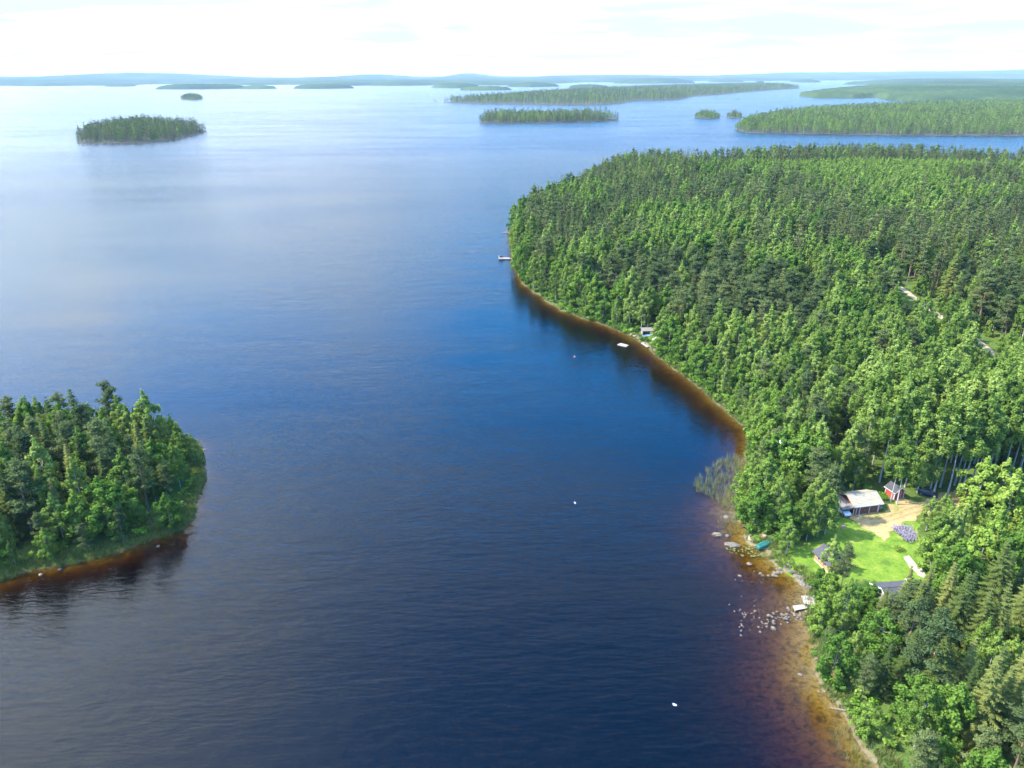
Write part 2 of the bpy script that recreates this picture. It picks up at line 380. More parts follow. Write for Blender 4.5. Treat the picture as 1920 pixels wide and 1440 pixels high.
fetch = t.ramp(t.math('DIVIDE', t.new('ShaderNodeSeparateXYZ', ins={0: P}).outputs[1], 2000.0), [(0.12, 0.3), (0.55, 1.0)])   # open water is rougher than the bay
calmf = t.math('MULTIPLY', calmf, t.math('MULTIPLY', fetch, 3.2))
hgt = t.math('ADD', t.math('MULTIPLY', wa, 0.34), t.math('ADD', t.math('MULTIPLY', wb, 0.14), t.math('MULTIPLY', wc, 0.5)))
bmp = t.new('ShaderNodeBump', ins={'Height': hgt, 'Strength': t.math('MULTIPLY', calmf, 0.72), 'Distance': 0.55})
fr = t.new('ShaderNodeFresnel', ins={0: 1.33, 'Normal': bmp})
gl = t.new('ShaderNodeBsdfGlossy', ins={0: (1, 1, 1, 1), 'Roughness': t.math('ADD', 0.01, t.math('MULTIPLY', fetch, 0.2)), 'Normal': bmp})
tr = t.new('ShaderNodeBsdfTransparent', ins={0: (1, 1, 1, 1)})
# rippled water shows facets tilted to the viewer, so it mirrors less at grazing angles than a flat sheet
fre = t.math('DIVIDE', fr, t.math('ADD', 1.0, t.math('MULTIPLY', fr, 0.75)))
ms = t.new('ShaderNodeMixShader', ins={0: fre, 1: tr, 2: gl})
va = t.new('ShaderNodeVolumeAbsorption', ins={'Color': (0.75, 0.625, 0.03, 1), 'Density': 2.7})
t.new('ShaderNodeOutputMaterial', ins={0: ms, 1: va})
wo_ = MB().box(-38000, 38000, -2500, 58000, -6.8, 0.0).build('water', m)
tag(wo_, 'open lake water, blue over the deep and brown at the shore', 'lake', kind='structure')

# ------------------------------------------------------------------ trees: templates
def unit(v): return v/np.maximum(np.linalg.norm(v, axis=-1, keepdims=True), 1e-9)

def leaves(C, N, size, ar=0.62, jit=0.35):
    """diamond leaf clumps at C facing N -> verts, quads"""
    n = len(C); rnd = rng.normal(size=(n, 3)); T = unit(np.cross(N, rnd)); B = np.cross(N, T)
    s = (size*(1+jit*(rng.random(n)*2-1)))[:, None]
    V = np.stack([C+T*s, C+B*s*ar, C-T*s*0.85, C-B*s*ar], 1).reshape(-1, 3)
    return V, np.arange(4*n).reshape(n, 4)

def strips(A, Bp, W, side):
    """narrow quads from A to Bp, half width W across `side`"""
    s = unit(side)*W[:, None]; n = len(A)
    V = np.stack([A-s*0.7, A+s*0.7, Bp+s*0.35, Bp-s*0.35], 1).reshape(-1, 3)
    return V, np.arange(4*n).reshape(n, 4)

def tube_np(pts, rad, n=6):
    pts = np.asarray(pts, float); d = unit(np.gradient(pts, axis=0)); a = unit(np.cross(d, [0.31, 0.9, 0.2])); b = np.cross(d, a)
    th = np.arange(n)*2*math.pi/n
    V = pts[:, None] + (a[:, None]*np.cos(th)[:, None] + b[:, None]*np.sin(th)[:, None])*np.asarray(rad)[:, None, None]
    i = np.arange(len(pts)*n).reshape(-1, n); j = np.roll(i, -1, 1)
    Q = np.stack([i[:-1], j[:-1], j[1:], i[1:]], -1).reshape(-1, 4)
    return V.reshape(-1, 3), Q

def cat(parts):
    V, Q, b = [], [], 0
    for v, q in parts: V.append(v); Q.append(q+b); b += len(v)
    return np.concatenate(V), np.concatenate(Q)

def clump(c, r, n, size, up=0.25, out=None, ar=0.62):
    """leaves through an ellipsoid, thicker towards its skin"""
    d = unit(rng.normal(size=(n, 3))); rr = rng.random(n)**0.45
    C = c + d*np.asarray(r)*rr[:, None]
    N = unit(d*0.75 + rng.normal(size=(n, 3))*0.45 + np.array([0, 0, up]) + (0 if out is None else out*0.35))
    return leaves(C, N, np.full(n, size), ar)

def trunk_line(H, lean, n=7, wig=0.15):
    z = np.linspace(0, 1, n); p = np.zeros((n, 3)); p[:, 2] = z*H
    p[:, 0] = lean[0]*z*z*H + np.cumsum(rng.normal(size=n))*wig*z*0.5; p[:, 1] = lean[1]*z*z*H + np.cumsum(rng.normal(size=n))*wig*z*0.5
    return p
def along(p, z):
    return np.array([np.interp(z, p[:, 2], p[:, k]) for k in range(3)])

def t_broad(H, cb, Rm, q=1.0, droop=0.35, nb=34, rt=0.17, top=1.0, seg=6, ls=0.225, wide=0.35):
    """birch or alder: limbs from crown base cb*H upwards, leaf clumps hanging at their ends"""
    p = trunk_line(H*0.95, rng.normal(size=2)*0.02)
    tr = [tube_np(p, np.interp(p[:, 2], [0, H*0.05, H*0.95], [rt*1.3, rt, 0.02]), seg)]; cr = []
    nb = max(6, int(nb*(0.55+0.45*q))); sz = ls*q**-0.42
    for i in range(nb):
        tt = (i+rng.random())/nb; z0 = H*(cb + (0.93-cb)*tt); az = i*2.4+rng.normal()*0.35
        prof = Rm*max(0.12, (math.sin(math.pi*min(1.0, wide+(1-wide)*tt*0.98)))**0.75)*(0.75+0.5*rng.random())
        rise = 0.25+0.75*tt; d = np.array([math.cos(az), math.sin(az), rise*0.55]); b0 = along(p, min(z0-prof*0.25*rise, p[-1, 2]))
        tip = b0 + d*prof
        if q > 0.5 and i % 2 == 0: tr.append(tube_np([b0, b0+d*prof*0.5+np.array([0, 0, .1]), tip], [rt*0.30, rt*0.18, 0.015], 4))
        for fr_, k in ((0.55, 0.9), (1.0, 1.0)):
            c = b0 + d*prof*fr_ + rng.normal(size=3)*0.22; rad = k*(0.42+0.36*prof/Rm)*Rm*0.38
            cr.append(clump(c, (rad, rad, rad*0.95), max(4, int(78*q*k)), sz, 0.25, unit(np.array([d[0], d[1], 0.25]))))
            if droop and q > 0.3:
                c2 = c + np.array([d[0]*0.35, d[1]*0.35, -rad*(0.7+droop)])
                cr.append(clump(c2, (rad*0.5, rad*0.5, rad*(0.7+droop)), max(3, int(34*q)), sz*0.9, 0.0, unit(np.array([d[0], d[1], 0.0]))))
    for k in range(4):
        cr.append(clump(along(p, H*(0.84+0.045*k)) + np.array([0, 0, H*0.02*k]), np.array([0.30-0.055*k]*2+[0.36])*Rm*top, max(4, int(55*q)), sz*0.9, 0.4))
    return cat(tr), cat(cr)

def t_spruce(H, Rm, q=1.0, rt=0.2, seg=6, low=0.06, dense=1.0):
    p = trunk_line(H, rng.normal(size=2)*0.006, wig=0.03)
    tr = [tube_np(p, np.interp(p[:, 2], [0, H], [rt, 0.015]), seg)]
    A, B, W, Sd = [], [], [], []
    nw = max(9, int(H*1.55*q**0.42)); scale = q**-0.4
    for k in range(nw):
        tt = (k+rng.random()*0.6)/nw; z = H*(low+(0.985-low)*tt)
        Lw = Rm*((1-tt)**0.78)*(0.86+0.22*rng.random())+0.14; nbw = max(4, int((5+3*(1-tt))*q**0.25*dense))
        a0 = rng.random()*6.28
        for j in range(nbw):
            az = a0 + j*6.283/nbw + rng.normal()*0.16; Lb = Lw*(0.72+0.45*rng.random()); dr = 0.30+0.35*(1-tt)+rng.normal()*0.06
            o = np.array([math.cos(az), math.sin(az), 0.0]); s = np.array([-o[1], o[0], 0.0]); base = along(p, z)
            ns = max(2, int(Lb/(0.40*scale))+1)
            f = np.linspace(0.12, 1, ns+1)
            path = base + o*(f*Lb)[:, None] + np.array([0, 0, 1.0])*((-dr*f + 0.22*f*f)*Lb)[:, None]
            A.append(path[:-1]); B.append(path[1:]); W.append(np.full(ns, 0.17*scale)); Sd.append(np.tile(s, (ns, 1)))
            for sg in (-1, 1):
                a = path[:-1] + (path[1:]-path[:-1])*0.4; tw = (1.05-f[:-1]*0.75)*(0.24+0.20*Lb)*(0.8+0.4*rng.random(ns))
                e = a + s*sg*tw[:, None]*0.9 + o*tw[:, None]*0.75 - np.array([0, 0, 0.30])*tw[:, None]
                A.append(a); B.append(e); W.append(np.full(ns, 0.16*scale)); Sd.append(np.cross(e-a, [0, 0, 1.0]) + rng.normal(size=(ns, 3))*0.12)
    cr = [strips(np.concatenate(A), np.concatenate(B), np.concatenate(W), np.concatenate(Sd))]
    return cat(tr), cat(cr)

def t_pine(H, cb, Rm, q=1.0, rt=0.2, seg=6, flat=0.5):
    p = trunk_line(H*0.97, rng.normal(size=2)*0.02, wig=0.2)
    tr = [tube_np(p, np.interp(p[:, 2], [0, H*0.05, H], [rt*1.25, rt, 0.03]), seg)]; cr = []
    nb = max(7, int(25*(0.5+0.5*q))); sz = 0.195*q**-0.42
    for i in range(nb):
        tt = (i+rng.random())/nb; z0 = H*(cb+(0.95-cb)*tt); az = i*2.4+rng.normal()*0.5
        Lb = Rm*(1.0-0.72*tt**1.6)*(0.6+0.6*rng.random())*(0.75 if tt < 0.12 else 1)
        d = np.array([math.cos(az), math.sin(az), 0.12+0.5*tt]); b0 = along(p, min(z0, p[-1, 2])); tip = b0+d*Lb
        if q > 0.5: tr.append(tube_np([b0, b0+d*Lb*0.5-np.array([0, 0, 0.12]), tip], [rt*0.34, rt*0.22, 0.02], 4))
        for fr_ in ((0.5, 0.95) if q < 0.6 else (0.42, 0.72, 1.0)):
            rad = Rm*0.30*(0.75+0.5*rng.random())*(0.8+0.3*fr_)
            c = b0 + d*Lb*fr_ + rng.normal(size=3)*np.array([.3, .3, .1]) + np.array([0, 0, 0.1])
            cr.append(clump(c, (rad, rad, rad*flat), max(4, int(84*q)), sz, 0.55, np.array([d[0]*0.5, d[1]*0.5, 0.4]), 0.5))
    if q > 0.5:
        for i in range(7):   # dead twigs under the crown
            z0 = H*(cb*0.55+cb*0.45*rng.random()); az = rng.random()*6.28; b0 = along(p, z0)
            tr.append(tube_np([b0, b0+np.array([math.cos(az), math.sin(az), -0.1])*Rm*0.45*rng.random()], [0.03, 0.012], 4))
    for k in range(3):
        cr.append(clump(along(p, H*(0.9+0.035*k))+np.array([0, 0, H*0.015*k]), (Rm*(0.40-0.09*k), Rm*(0.40-0.09*k), Rm*0.28), max(4, int(60*q)), sz, 0.6, None, 0.5))
    return cat(tr), cat(cr)

def t_bush(Rm, Hh, q=1.0, ls=0.2):
    cr = []
    for i in range(9):
        a = rng.random()*6.28; r = Rm*0.6*math.sqrt(rng.random()); c = np.array([r*math.cos(a), r*math.sin(a), Hh*(0.3+0.35*rng.random())])
        cr.append(clump(c, (Rm*0.48, Rm*0.48, Hh*0.36), max(5, int(34*q)), ls*q**-0.4, 0.35))
    tr = [tube_np([(0, 0, -0.1), (rng.normal()*0.2, rng.normal()*0.2, Hh*0.5)], [0.05, 0.02], 4) for _ in range(3)]
    return cat(tr), cat(cr)

HB, HG, HP, HS, HA, HY = 20.0, 24.0, 19.0, 20.0, 12.0, 9.0
KINDS = {   # kind -> (leaf material, bark, reference height, generator)
    'birch_tree': (L_BIRCH, B_BIRCH, HB, lambda q, g: t_broad(HB, 0.16+0.06*rng.random(), 3.05, q, 0.45, 36, 0.15, seg=g)),
    'grove_birch': (L_BIRCH, B_BIRCH, HG, lambda q, g: t_broad(HG, 0.44+0.05*rng.random(), 3.1, q, 0.45, 32, 0.17, seg=g)),
    'pine_tree': (L_PINE, B_PINE, HP, lambda q, g: t_pine(HP, 0.20+0.16*rng.random(), 3.1, q, 0.2, g)),
    'spruce_tree': (L_SPRUCE, B_SPRUCE, HS, lambda q, g: t_spruce(HS, 3.2, q, 0.2, g)),
    'alder_tree': (L_ALDER, B_GREY, HA, lambda q, g: t_broad(HA, 0.10, 2.9, q, 0.15, 30, 0.13, seg=g, ls=0.22, wide=0.22)),
    'young_birch': (L_YOUNG, B_BIRCH, HY, lambda q, g: t_broad(HY, 0.08, 1.75, q, 0.2, 24, 0.08, seg=g, ls=0.22, wide=0.25)),
}
NEAR = {}
for k, (lm, bm, h0, gen) in KINDS.items():
    NEAR[k] = []
    for i in range(5):
        (tv, tq), (cv_, cq) = gen(1.0, 7)
        NEAR[k].append((quad_mesh('trunk', tv, tq, [bm], smooth=True), quad_mesh('crown', cv_, cq, [lm])))

def lod(kind, q, g=4):
    lm, bm, h0, gen = KINDS[kind]; (tv, tq), (cv_, cq) = gen(q, g); return tv, tq, cv_, cq, bm, lm
MID = [(k, lod(k, 0.32)) for k in ('birch_tree', 'grove_birch', 'pine_tree', 'spruce_tree', 'alder_tree', 'young_birch') for _ in range(2)]
FAR = [(k, lod(k, 0.06, 3)) for k in ('birch_tree', 'pine_tree', 'spruce_tree', 'alder_tree') for _ in range(2)]

# ------------------------------------------------------------------ masses nobody could count: one object each, copies spread by geometry nodes
def scatter(name, templates, pts, pick, scl, rot, label, cat_, flatz=None):
    """templates: [(trunk verts, quads, crown verts, quads, bark, leaf)]; they live inside this object's own mesh and are repeated on its loose points"""
    V, Q, MI, TID, mats, b = [], [], [], [], [], 0
    for k, (tv, tq, cv_, cq, bm, lm) in enumerate(templates):
        for v, q, mt in ((tv, tq, bm), (cv_, cq, lm)):
            if len(q) == 0: continue
            if mt not in mats: mats.append(mt)
            V.append(v); Q.append(q+b); MI.append(np.full(len(q), mats.index(mt))); TID.append(np.full(len(v), k)); b += len(v)
    n = len(pts); V.append(pts); TID.append(np.full(n, -1))
    me = quad_mesh(name, np.concatenate(V), np.concatenate(Q), mats, np.concatenate(MI))
    nv = b+n
    def attr(nm, typ, vals, pad):
        a = me.attributes.new(nm, typ, 'POINT'); arr = np.full(nv, pad, np.int32 if typ == 'INT' else np.float32); arr[b:] = vals; a.data.foreach_set('value', arr)
    a = me.attributes.new('tid', 'INT', 'POINT'); a.data.foreach_set('value', np.concatenate(TID).astype(np.int32))
    attr('pick', 'INT', pick, -9); attr('scl', 'FLOAT', scl, 1.0); attr('rot', 'FLOAT', rot, 0.0)
    attr('scz', 'FLOAT', scl if flatz is None else flatz, 1.0)
    o = link(name, me); tag(o, label, cat_, kind='stuff')
    ng = bpy.data.node_groups.new(name, 'GeometryNodeTree')
    ng.interface.new_socket('Geometry', in_out='INPUT', socket_type='NodeSocketGeometry'); ng.interface.new_socket('Geometry', in_out='OUTPUT', socket_type='NodeSocketGeometry')
    N, Lk = ng.nodes, ng.links
    gi, go = N.new('NodeGroupInput'), N.new('NodeGroupOutput')
    def named(nm, typ):
        x = N.new('GeometryNodeInputNamedAttribute'); x.data_type = typ; x.inputs[0].default_value = nm; return x.outputs[0]
    def eq(nm, v):
        c = N.new('FunctionNodeCompare'); c.data_type = 'INT'; c.operation = 'EQUAL'; Lk.new(named(nm, 'INT'), c.inputs[2]); c.inputs[3].default_value = v; return c.outputs[0]
    def separate(geo, sel):
        s_ = N.new('GeometryNodeSeparateGeometry'); s_.domain = 'POINT'; Lk.new(geo, s_.inputs[0]); Lk.new(sel, s_.inputs[1]); return s_
    s0 = separate(gi.outputs[0], eq('tid', -1))
    jn = N.new('GeometryNodeJoinGeometry')
    cr = N.new('ShaderNodeCombineXYZ'); Lk.new(named('rot', 'FLOAT'), cr.inputs[2])
    cs = N.new('ShaderNodeCombineXYZ'); sx = named('scl', 'FLOAT'); Lk.new(sx, cs.inputs[0]); Lk.new(sx, cs.inputs[1]); Lk.new(named('scz', 'FLOAT'), cs.inputs[2])
    for k in range(len(templates)):
        tm = separate(s0.outputs[1], eq('tid', k)); ip = N.new('GeometryNodeInstanceOnPoints')
        Lk.new(s0.outputs[0], ip.inputs['Points']); Lk.new(eq('pick', k), ip.inputs['Selection']); Lk.new(tm.outputs[0], ip.inputs['Instance'])
        Lk.new(cr.outputs[0], ip.inputs['Rotation']); Lk.new(cs.outputs[0], ip.inputs['Scale']); Lk.new(ip.outputs[0], jn.inputs[0])
    Lk.new(jn.outputs[0], go.inputs[0])
    md = o.modifiers.new('spread', 'NODES'); md.node_group = ng
    return o

def jitter_grid(x0, x1, y0, y1, sp):
    xs, ys = np.arange(x0, x1, sp), np.arange(y0, y1, sp*0.87)
    X, Y = np.meshgrid(xs, ys); X = X + (np.arange(len(ys)) % 2)[:, None]*sp*0.5
    return (X+rng.uniform(-.38, .38, X.shape)*sp).ravel(), (Y+rng.uniform(-.38, .38, Y.shape)*sp).ravel()

# ------------------------------------------------------------------ the wood: where each tree stands
LAWN = pxpoly([(1447, 1040), (1480, 1022), (1530, 1012), (1556, 985), (1580, 968), (1640, 990), (1700, 972), (1728, 985), (1728, 1045), (1745, 1085), (1715, 1108), (1640, 1122), (1600, 1112), (1560, 1098), (1520, 1092), (1470, 1060)], 1.6)
YARD = pxpoly([(1588, 969), (1600, 962), (1650, 955), (1690, 930), (1720, 940), (1760, 925), (1830, 918), (1960, 912), (1990, 940), (1850, 946), (1760, 955), (1722, 968), (1690, 984), (1668, 1000), (1658, 1018), (1650, 1006), (1640, 998), (1618, 988)], 1.8)
PATH = pxpoly([(1692, 1044), (1704, 1041), (1712, 1052), (1735, 1072), (1738, 1086), (1722, 1080), (1704, 1062)], 1.6)
ROADC = [(176, 330), (175.5, 318), (174.5, 304), (173, 286), (172.5, 256), (171, 244), (168, 225), (160, 200), (150, 180), (138, 165)]
ROADC = [(150, 372), (166, 350)] + ROADC
def road_dist(x, y):
    best = 1e9
    for (ax, ay), (bx, by) in zip(ROADC, ROADC[1:]):
        dx, dy = bx-ax, by-ay; tt = min(1, max(0, ((x-ax)*dx+(y-ay)*dy)/(dx*dx+dy*dy))); best = min(best, math.hypot(x-ax-tt*dx, y-ay-tt*dy))
    return best
# what the photograph shows unobstructed: no tree nearer than `dist` grows up in front of it
OPEN = [((1557, 918, 1662, 972), 138), ((1664, 905, 1697, 938), 145), ((1598, 1012, 1700, 1080), 122), ((1595, 960, 1712, 1000), 130), ((1160, 621, 1226, 656), 262),
        ((1678, 543, 1714, 570), 300), ((1736, 582, 1756, 598), 280), ((1822, 632, 1852, 656), 245), ((1412, 1008, 1452, 1034), 130), ((1484, 1112, 1524, 1148), 110),
        ((1640, 1080, 1664, 1096), 108), ((1524, 1018, 1545, 1052), 121), ((1680, 985, 1716, 1022), 128), ((1692, 1040, 1734, 1080), 120), ((1455, 1035, 1520, 1085), 116), ((1740, 840, 1850, 912), 140), ((1500, 494, 1514, 512), 330), ((1715, 915, 1760, 935), 130), ((1850, 908, 1920, 940), 130)]
def blocks_view(x, y, z, h, r):
    cx, cyb, _ = proj(x, y, z+0.1*h); _, cyt, zc = proj(x, y, z+h); rp = r*FPX/zc
    for (x0, y0, x1, y1), dist in OPEN:
        if y < dist and cx+rp*0.8 > x0 and cx-rp*0.8 < x1 and cyt < y1 and cyb > y0: return True
    return False

trees = []    # (kind, x, y, z, height, place)
def inside(poly, x, y): return sdist(poly, np.array([x]), np.array([y]))[0]
def choose(wts):
    ks = list(wts); p = np.array([wts[k] for k in ks], float); return ks[int(rng.choice(len(ks), p=p/p.sum()))]

GROVE = pxpoly([(1470, 895), (1405, 810), (1420, 770), (1520, 690), (1660, 640), (1780, 640), (2100, 700), (2100, 912), (1850, 912), (1700, 908), (1560, 915)], 2)
X, Y = jitter_grid(-10, 760, 45, 860, 5.5)
D = sdist(MAIN, X, Y); ok = (D > 0.5); X, Y, D = X[ok], Y[ok], D[ok]
dl, dy_ = sdist(LAWN, X, Y), sdist(YARD, X, Y); ok = (dl < -0.8) & (dy_ < -1.2); X, Y, D = X[ok], Y[ok], D[ok]
GV = sdist(GROVE, X, Y); Zg = hmain(X, Y)
BLD = [(80.5, 144, 7.5), (91.8, 149, 4.5), (64.5, 125, 4.2), (73, 110, 5.6), (53.5, 268, 6.0), (103, 156, 3.5)]
PATCH = wob(X, Y, 34, 0.5); PATCH2 = wob(X, Y, 21, 4.5)
for x, y, d, gv, z, pa, pb in zip(X, Y, D, GV, Zg, PATCH, PATCH2):
    far = math.hypot(x, y)
    if abs(x)/max(y, 1) > 1.05 and y > 60 and far > 160: continue      # far outside the view
    if rng.random() < 0.06: continue
    if any(math.hypot(x-bx, y-by) < br for bx, by, br in BLD): continue
    rd = road_dist(x, y)
    if rd < 2.9: continue
    if y < 112 and x < 200:                                     # the dark wood beside the water
        if d < 5: k = choose(dict(alder_tree=6, birch_tree=1.5, pine_tree=1.5)); h = rng.uniform(6, 11)
        else: k = choose(dict(spruce_tree=9, pine_tree=2.5, birch_tree=0.6, alder_tree=0.2)); h = rng.uniform(13, 20)
        if d >= 5 and (d < 11 or wob(np.array([x]), np.array([y]), 7, 3.0)[0] > 0.22): k = choose(dict(birch_tree=4, alder_tree=4, pine_tree=1.5, spruce_tree=1)); h = rng.uniform(9, 14)
        if x > 96 and y > 97: k = choose(dict(birch_tree=5, young_birch=3, spruce_tree=1)); h = rng.uniform(10, 16)
        place = 'dark'
    elif y < 143 and x > 76:                                     # light young growth past the lawn
        k = choose(dict(birch_tree=5, young_birch=6, alder_tree=1)); h = rng.uniform(8, 14); place = 'young'
    elif gv > 0:
        if d < 9: k = choose(dict(alder_tree=4, birch_tree=3, pine_tree=2.2)); h = rng.uniform(9, 16)
        elif d < 26 and y < 215: k = choose(dict(pine_tree=4, grove_birch=3, birch_tree=3, spruce_tree=1)); h = rng.uniform(15, 21)
        else:
            k = choose(dict(grove_birch=8, birch_tree=2.0, spruce_tree=0.5, pine_tree=0.4)); h = rng.uniform(20, 26)
            if y > 185 and x < 165: h *= 0.82
        place = 'grove'
    elif y < 165 and x < 80: k = choose(dict(birch_tree=5, alder_tree=4, pine_tree=1.5)); h = rng.uniform(9, 16); place = 'cove'
    elif d < 9: k = choose(dict(alder_tree=5, birch_tree=4, pine_tree=1)); h = rng.uniform(9, 18); place = 'belt'
    else:
        birchy = 1.0+2.2*max(pa, 0); pines = 2.0+3.0*max(pb, 0); spr = 0.9+1.5*max(-pa, 0)
        if x > 150 and y < 400: pines *= 2.6; birchy *= 0.5
        if y > 690: spr *= 2.6
        if y < 320 and x < 120: birchy *= 1.4
        st = pa + 0.8*wob(np.array([x]), np.array([y]), 13, 2.0)[0]
        if y < 330 and x < 150: st += 0.25
        if x > 172 and y < 420: st -= 0.75
        if st > 0.18: k = choose(dict(birch_tree=5, grove_birch=2.5, alder_tree=0.8, pine_tree=0.8, spruce_tree=0.3))
        elif st < -0.55: k = choose(dict(spruce_tree=5, pine_tree=2.5, birch_tree=0.6))
        else: k = choose(dict(pine_tree=6, birch_tree=1.4, spruce_tree=1.2))
        h = rng.uniform(15, 24) if rng.random() > 0.12 else rng.uniform(9, 14)
        if 540 < y < 735 and x > 200+60*wob(np.array([0.0]), np.array([y]), 30, 1.1)[0] and wob(np.array([x]), np.array([y]), 60, 1.1)[0] > -0.5: k = choose(dict(young_birch=6, birch_tree=4)); h = rng.uniform(10, 14)
        elif y > 735 or (y > 560 and d < 90): k = choose(dict(spruce_tree=5, pine_tree=2, birch_tree=1)); h = rng.uniform(15, 25)
        place = 'forest'
    if rd < 6 or (rd < 12 and x < 178 and y > 235): h = min(h, rng.uniform(4, 9)); k = choose(dict(alder_tree=3, young_birch=3, birch_tree=1))
    if k == 'spruce_tree': h *= rng.uniform(0.8, 1.1)
    r = {'spruce_tree': 0.13, 'pine_tree': 0.14, 'birch_tree': 0.13, 'grove_birch': 0.11, 'alder_tree': 0.2, 'young_birch': 0.18}[k]*h
    tries = 0
    while y < 345 and blocks_view(x, y, z, h, r) and tries < 4: h *= 0.68; r *= 0.68; tries += 1
    if tries == 4 or h < 3.2: continue
    trees.append((k, x, y, z, h, place))

X, Y = jitter_grid(-225, -60, 100, 210, 5.0); D = sdist(LEFT, X, Y); ok = D > 1.6; X, Y, D = X[ok], Y[ok], D[ok]; Zg = hleft(X, Y)
for x, y, d, z in zip(X, Y, D, Zg):
    if rng.random() < 0.05: continue
    if d < 9: k = choose(dict(alder_tree=4, birch_tree=6, pine_tree=1.2, spruce_tree=0.8)); h = rng.uniform(8, 14)
    else: k = choose(dict(pine_tree=4, spruce_tree=4.4, birch_tree=3.6, alder_tree=0.6)); h = rng.uniform(13, 20)
    if d < 4: h = rng.uniform(4, 9)
    trees.append((k, x, y, z, h, 'island'))

EDGE = pxpoly([(1722, 932), (1935, 930), (1935, 880), (1745, 866), (1722, 900)], 2.3)
trees = [q for q in trees if inside(EDGE, q[1], q[2]) < 0]
for p_, h_ in (((1744, 917), 24), ((1752, 921), 26), ((1764, 908), 25), ((1778, 922), 26), ((1791, 905), 24), ((1797, 913), 23), ((1803, 922), 26), ((1818, 918), 25), ((1834, 890), 25), ((1876, 906), 26), ((1893, 896), 24), ((1907, 901), 24), ((1914, 914), 25), ((1850, 895), 24)):
    x, y = at(*p_, 2.4); trees.append(('grove_birch', x, y, ground_z(x, y), h_, 'edge'))
# trees the photograph singles out: kind, photo point of the foot, ground height, height, label
SPECIAL = [
    ('grove_birch', (1682, 943), 2.0, 17.0, 'tall birch with bare white trunk standing in front of the red shed'),
    ('grove_birch', (1671, 935), 2.1, 18.0, 'white trunked birch rising close beside the wall of the red shed'),
    ('birch_tree', (1500, 1008), 1.3, 12.5, 'leafy birch standing beside the upturned green boat'),
    ('birch_tree', (1512, 1012), 1.3, 10.0, 'broad birch on the grass between the green boat and the dark roofed sauna'),
    ('birch_tree', (1533, 1003), 1.6, 14.0, 'large spreading birch at the edge of the lawn near the carport'),
    ('birch_tree', (1547, 998), 1.8, 11.0, 'rounded birch shading the lawn in front of the carport'),
    ('birch_tree', (1475, 1036), 1.0, 8.5, 'narrow leafy birch at the water edge behind the stone embankment'),
    ('birch_tree', (1555, 1068), 1.4, 8.5, 'small pointed birch growing against the dark roofed sauna'),
    ('pine_tree', (1577, 1098), 1.4, 10.0, 'bushy greyish pine at the lawn edge below the sauna'),
    ('alder_tree', (1535, 1110), 1.2, 6.0, 'bright green alder on the shore beside the bushy pine'),
    ('birch_tree', (1745, 1060), 1.8, 13.5, 'big weeping birch beside the lilac flower bed'),
    ('birch_tree', (1763, 1050), 1.8, 11.0, 'second weeping birch just behind the lilac flower bed'),
    ('spruce_tree', (1690, 1145), 1.6, 11.0, 'pointed dark spruce standing in front of the white trimmed house roof'),
    ('spruce_tree', (1722, 1160), 1.6, 12.5, 'bushy spruce crowding the chimney end of the white trimmed house'),
    ('spruce_tree', (1655, 1175), 1.6, 8.0, 'short dark spruce in front of the house gable'),
    ('spruce_tree', (1760, 1170), 1.8, 14.5, 'tall spruce between the house and the weeping birches'),
    ('spruce_tree', (1676, 1172), 1.6, 9.5, 'slender spruce screening the middle of the house wall'),
    ('spruce_tree', (1640, 1195), 1.5, 11.5, 'dark spruce standing on the bank below the house gable'),
    ('pine_tree', (1702, 1205), 1.6, 13.0, 'wide greyish pine behind the bank in front of the house'),
    ('alder_tree', (1622, 1150), 1.4, 7.0, 'leafy alder between the jetty and the house'),
    ('spruce_tree', (1690, 1290), 1.6, 13.0, 'spruce with yellowish tips filling the gap in the dark wood'),
    ('spruce_tree', (1650, 1300), 1.4, 11.0, 'young dense spruce above the fallen grey tree'),
    ('spruce_tree', (1735, 1330), 1.6, 17.0, 'tall spruce with pale hanging branches above the bank'),
    ('spruce_tree', (1820, 1400), 1.8, 19.0, 'massive spruce with pale hanging branches in the dark wood'),
    ('spruce_tree', (1850, 1240), 1.8, 17.0, 'pale tipped spruce standing deep inside the dark wood'),
    ('pine_tree', (1470, 770), 2.0, 16.0, 'reddish trunked pine leaning over the lakeside belt'),
]
for k, p, z, h, lb in SPECIAL:
    x, y = at(*p, z); trees.append((k, x, y, ground_z(x, y), h, lb))
x, y = at(953, 434, 0.4); trees.append(('spruce_tree', x, y, 0.2, 7.0, 'lone small spruce on the rock islet off the wooded point'))

PLACES = {
    'dark': ('dark wood beside the stone shoal', 'of the dark wood beside the stone shoal'),
    'young': ('light young growth beyond the lawn', 'of the young growth beyond the lawn'),
    'grove': ('birch grove behind the red garage', 'of the grove behind the garage'),
    'yardside': ('row of trees edging the sandy yard', 'edging the sandy yard'),
    'edge': ('open birch row behind the yard', 'of the open row by the yard'),
    'cove': ('shore thicket next to the green boat', 'of the thicket by the green boat'),
    'belt': ('leafy belt along the peninsula shoreline', 'of the leafy shoreline belt'),
    'reedside': ('shoreline belt behind the reed bed', 'of the shore behind the reed bed'),
    'forest': ('forest between shore and gravel road', 'of the forest short of the road'),
    'roadside': ('verge of the pale gravel road', 'lining the gravel road'),
    'beyond': ('pine forest past the gravel road', 'of the forest past the gravel road'),
    'shelter': ('wood above the boat shelter', 'of the wood above the boat shelter'),
    'pole': ('wood surrounding the power pole', 'of the wood surrounding the power pole'),
    'island': ('wood inside the small close island', 'of the small close island'),
    'islandedge': ('grassy rim of the small close island', 'on the rim of the small close island'),
}
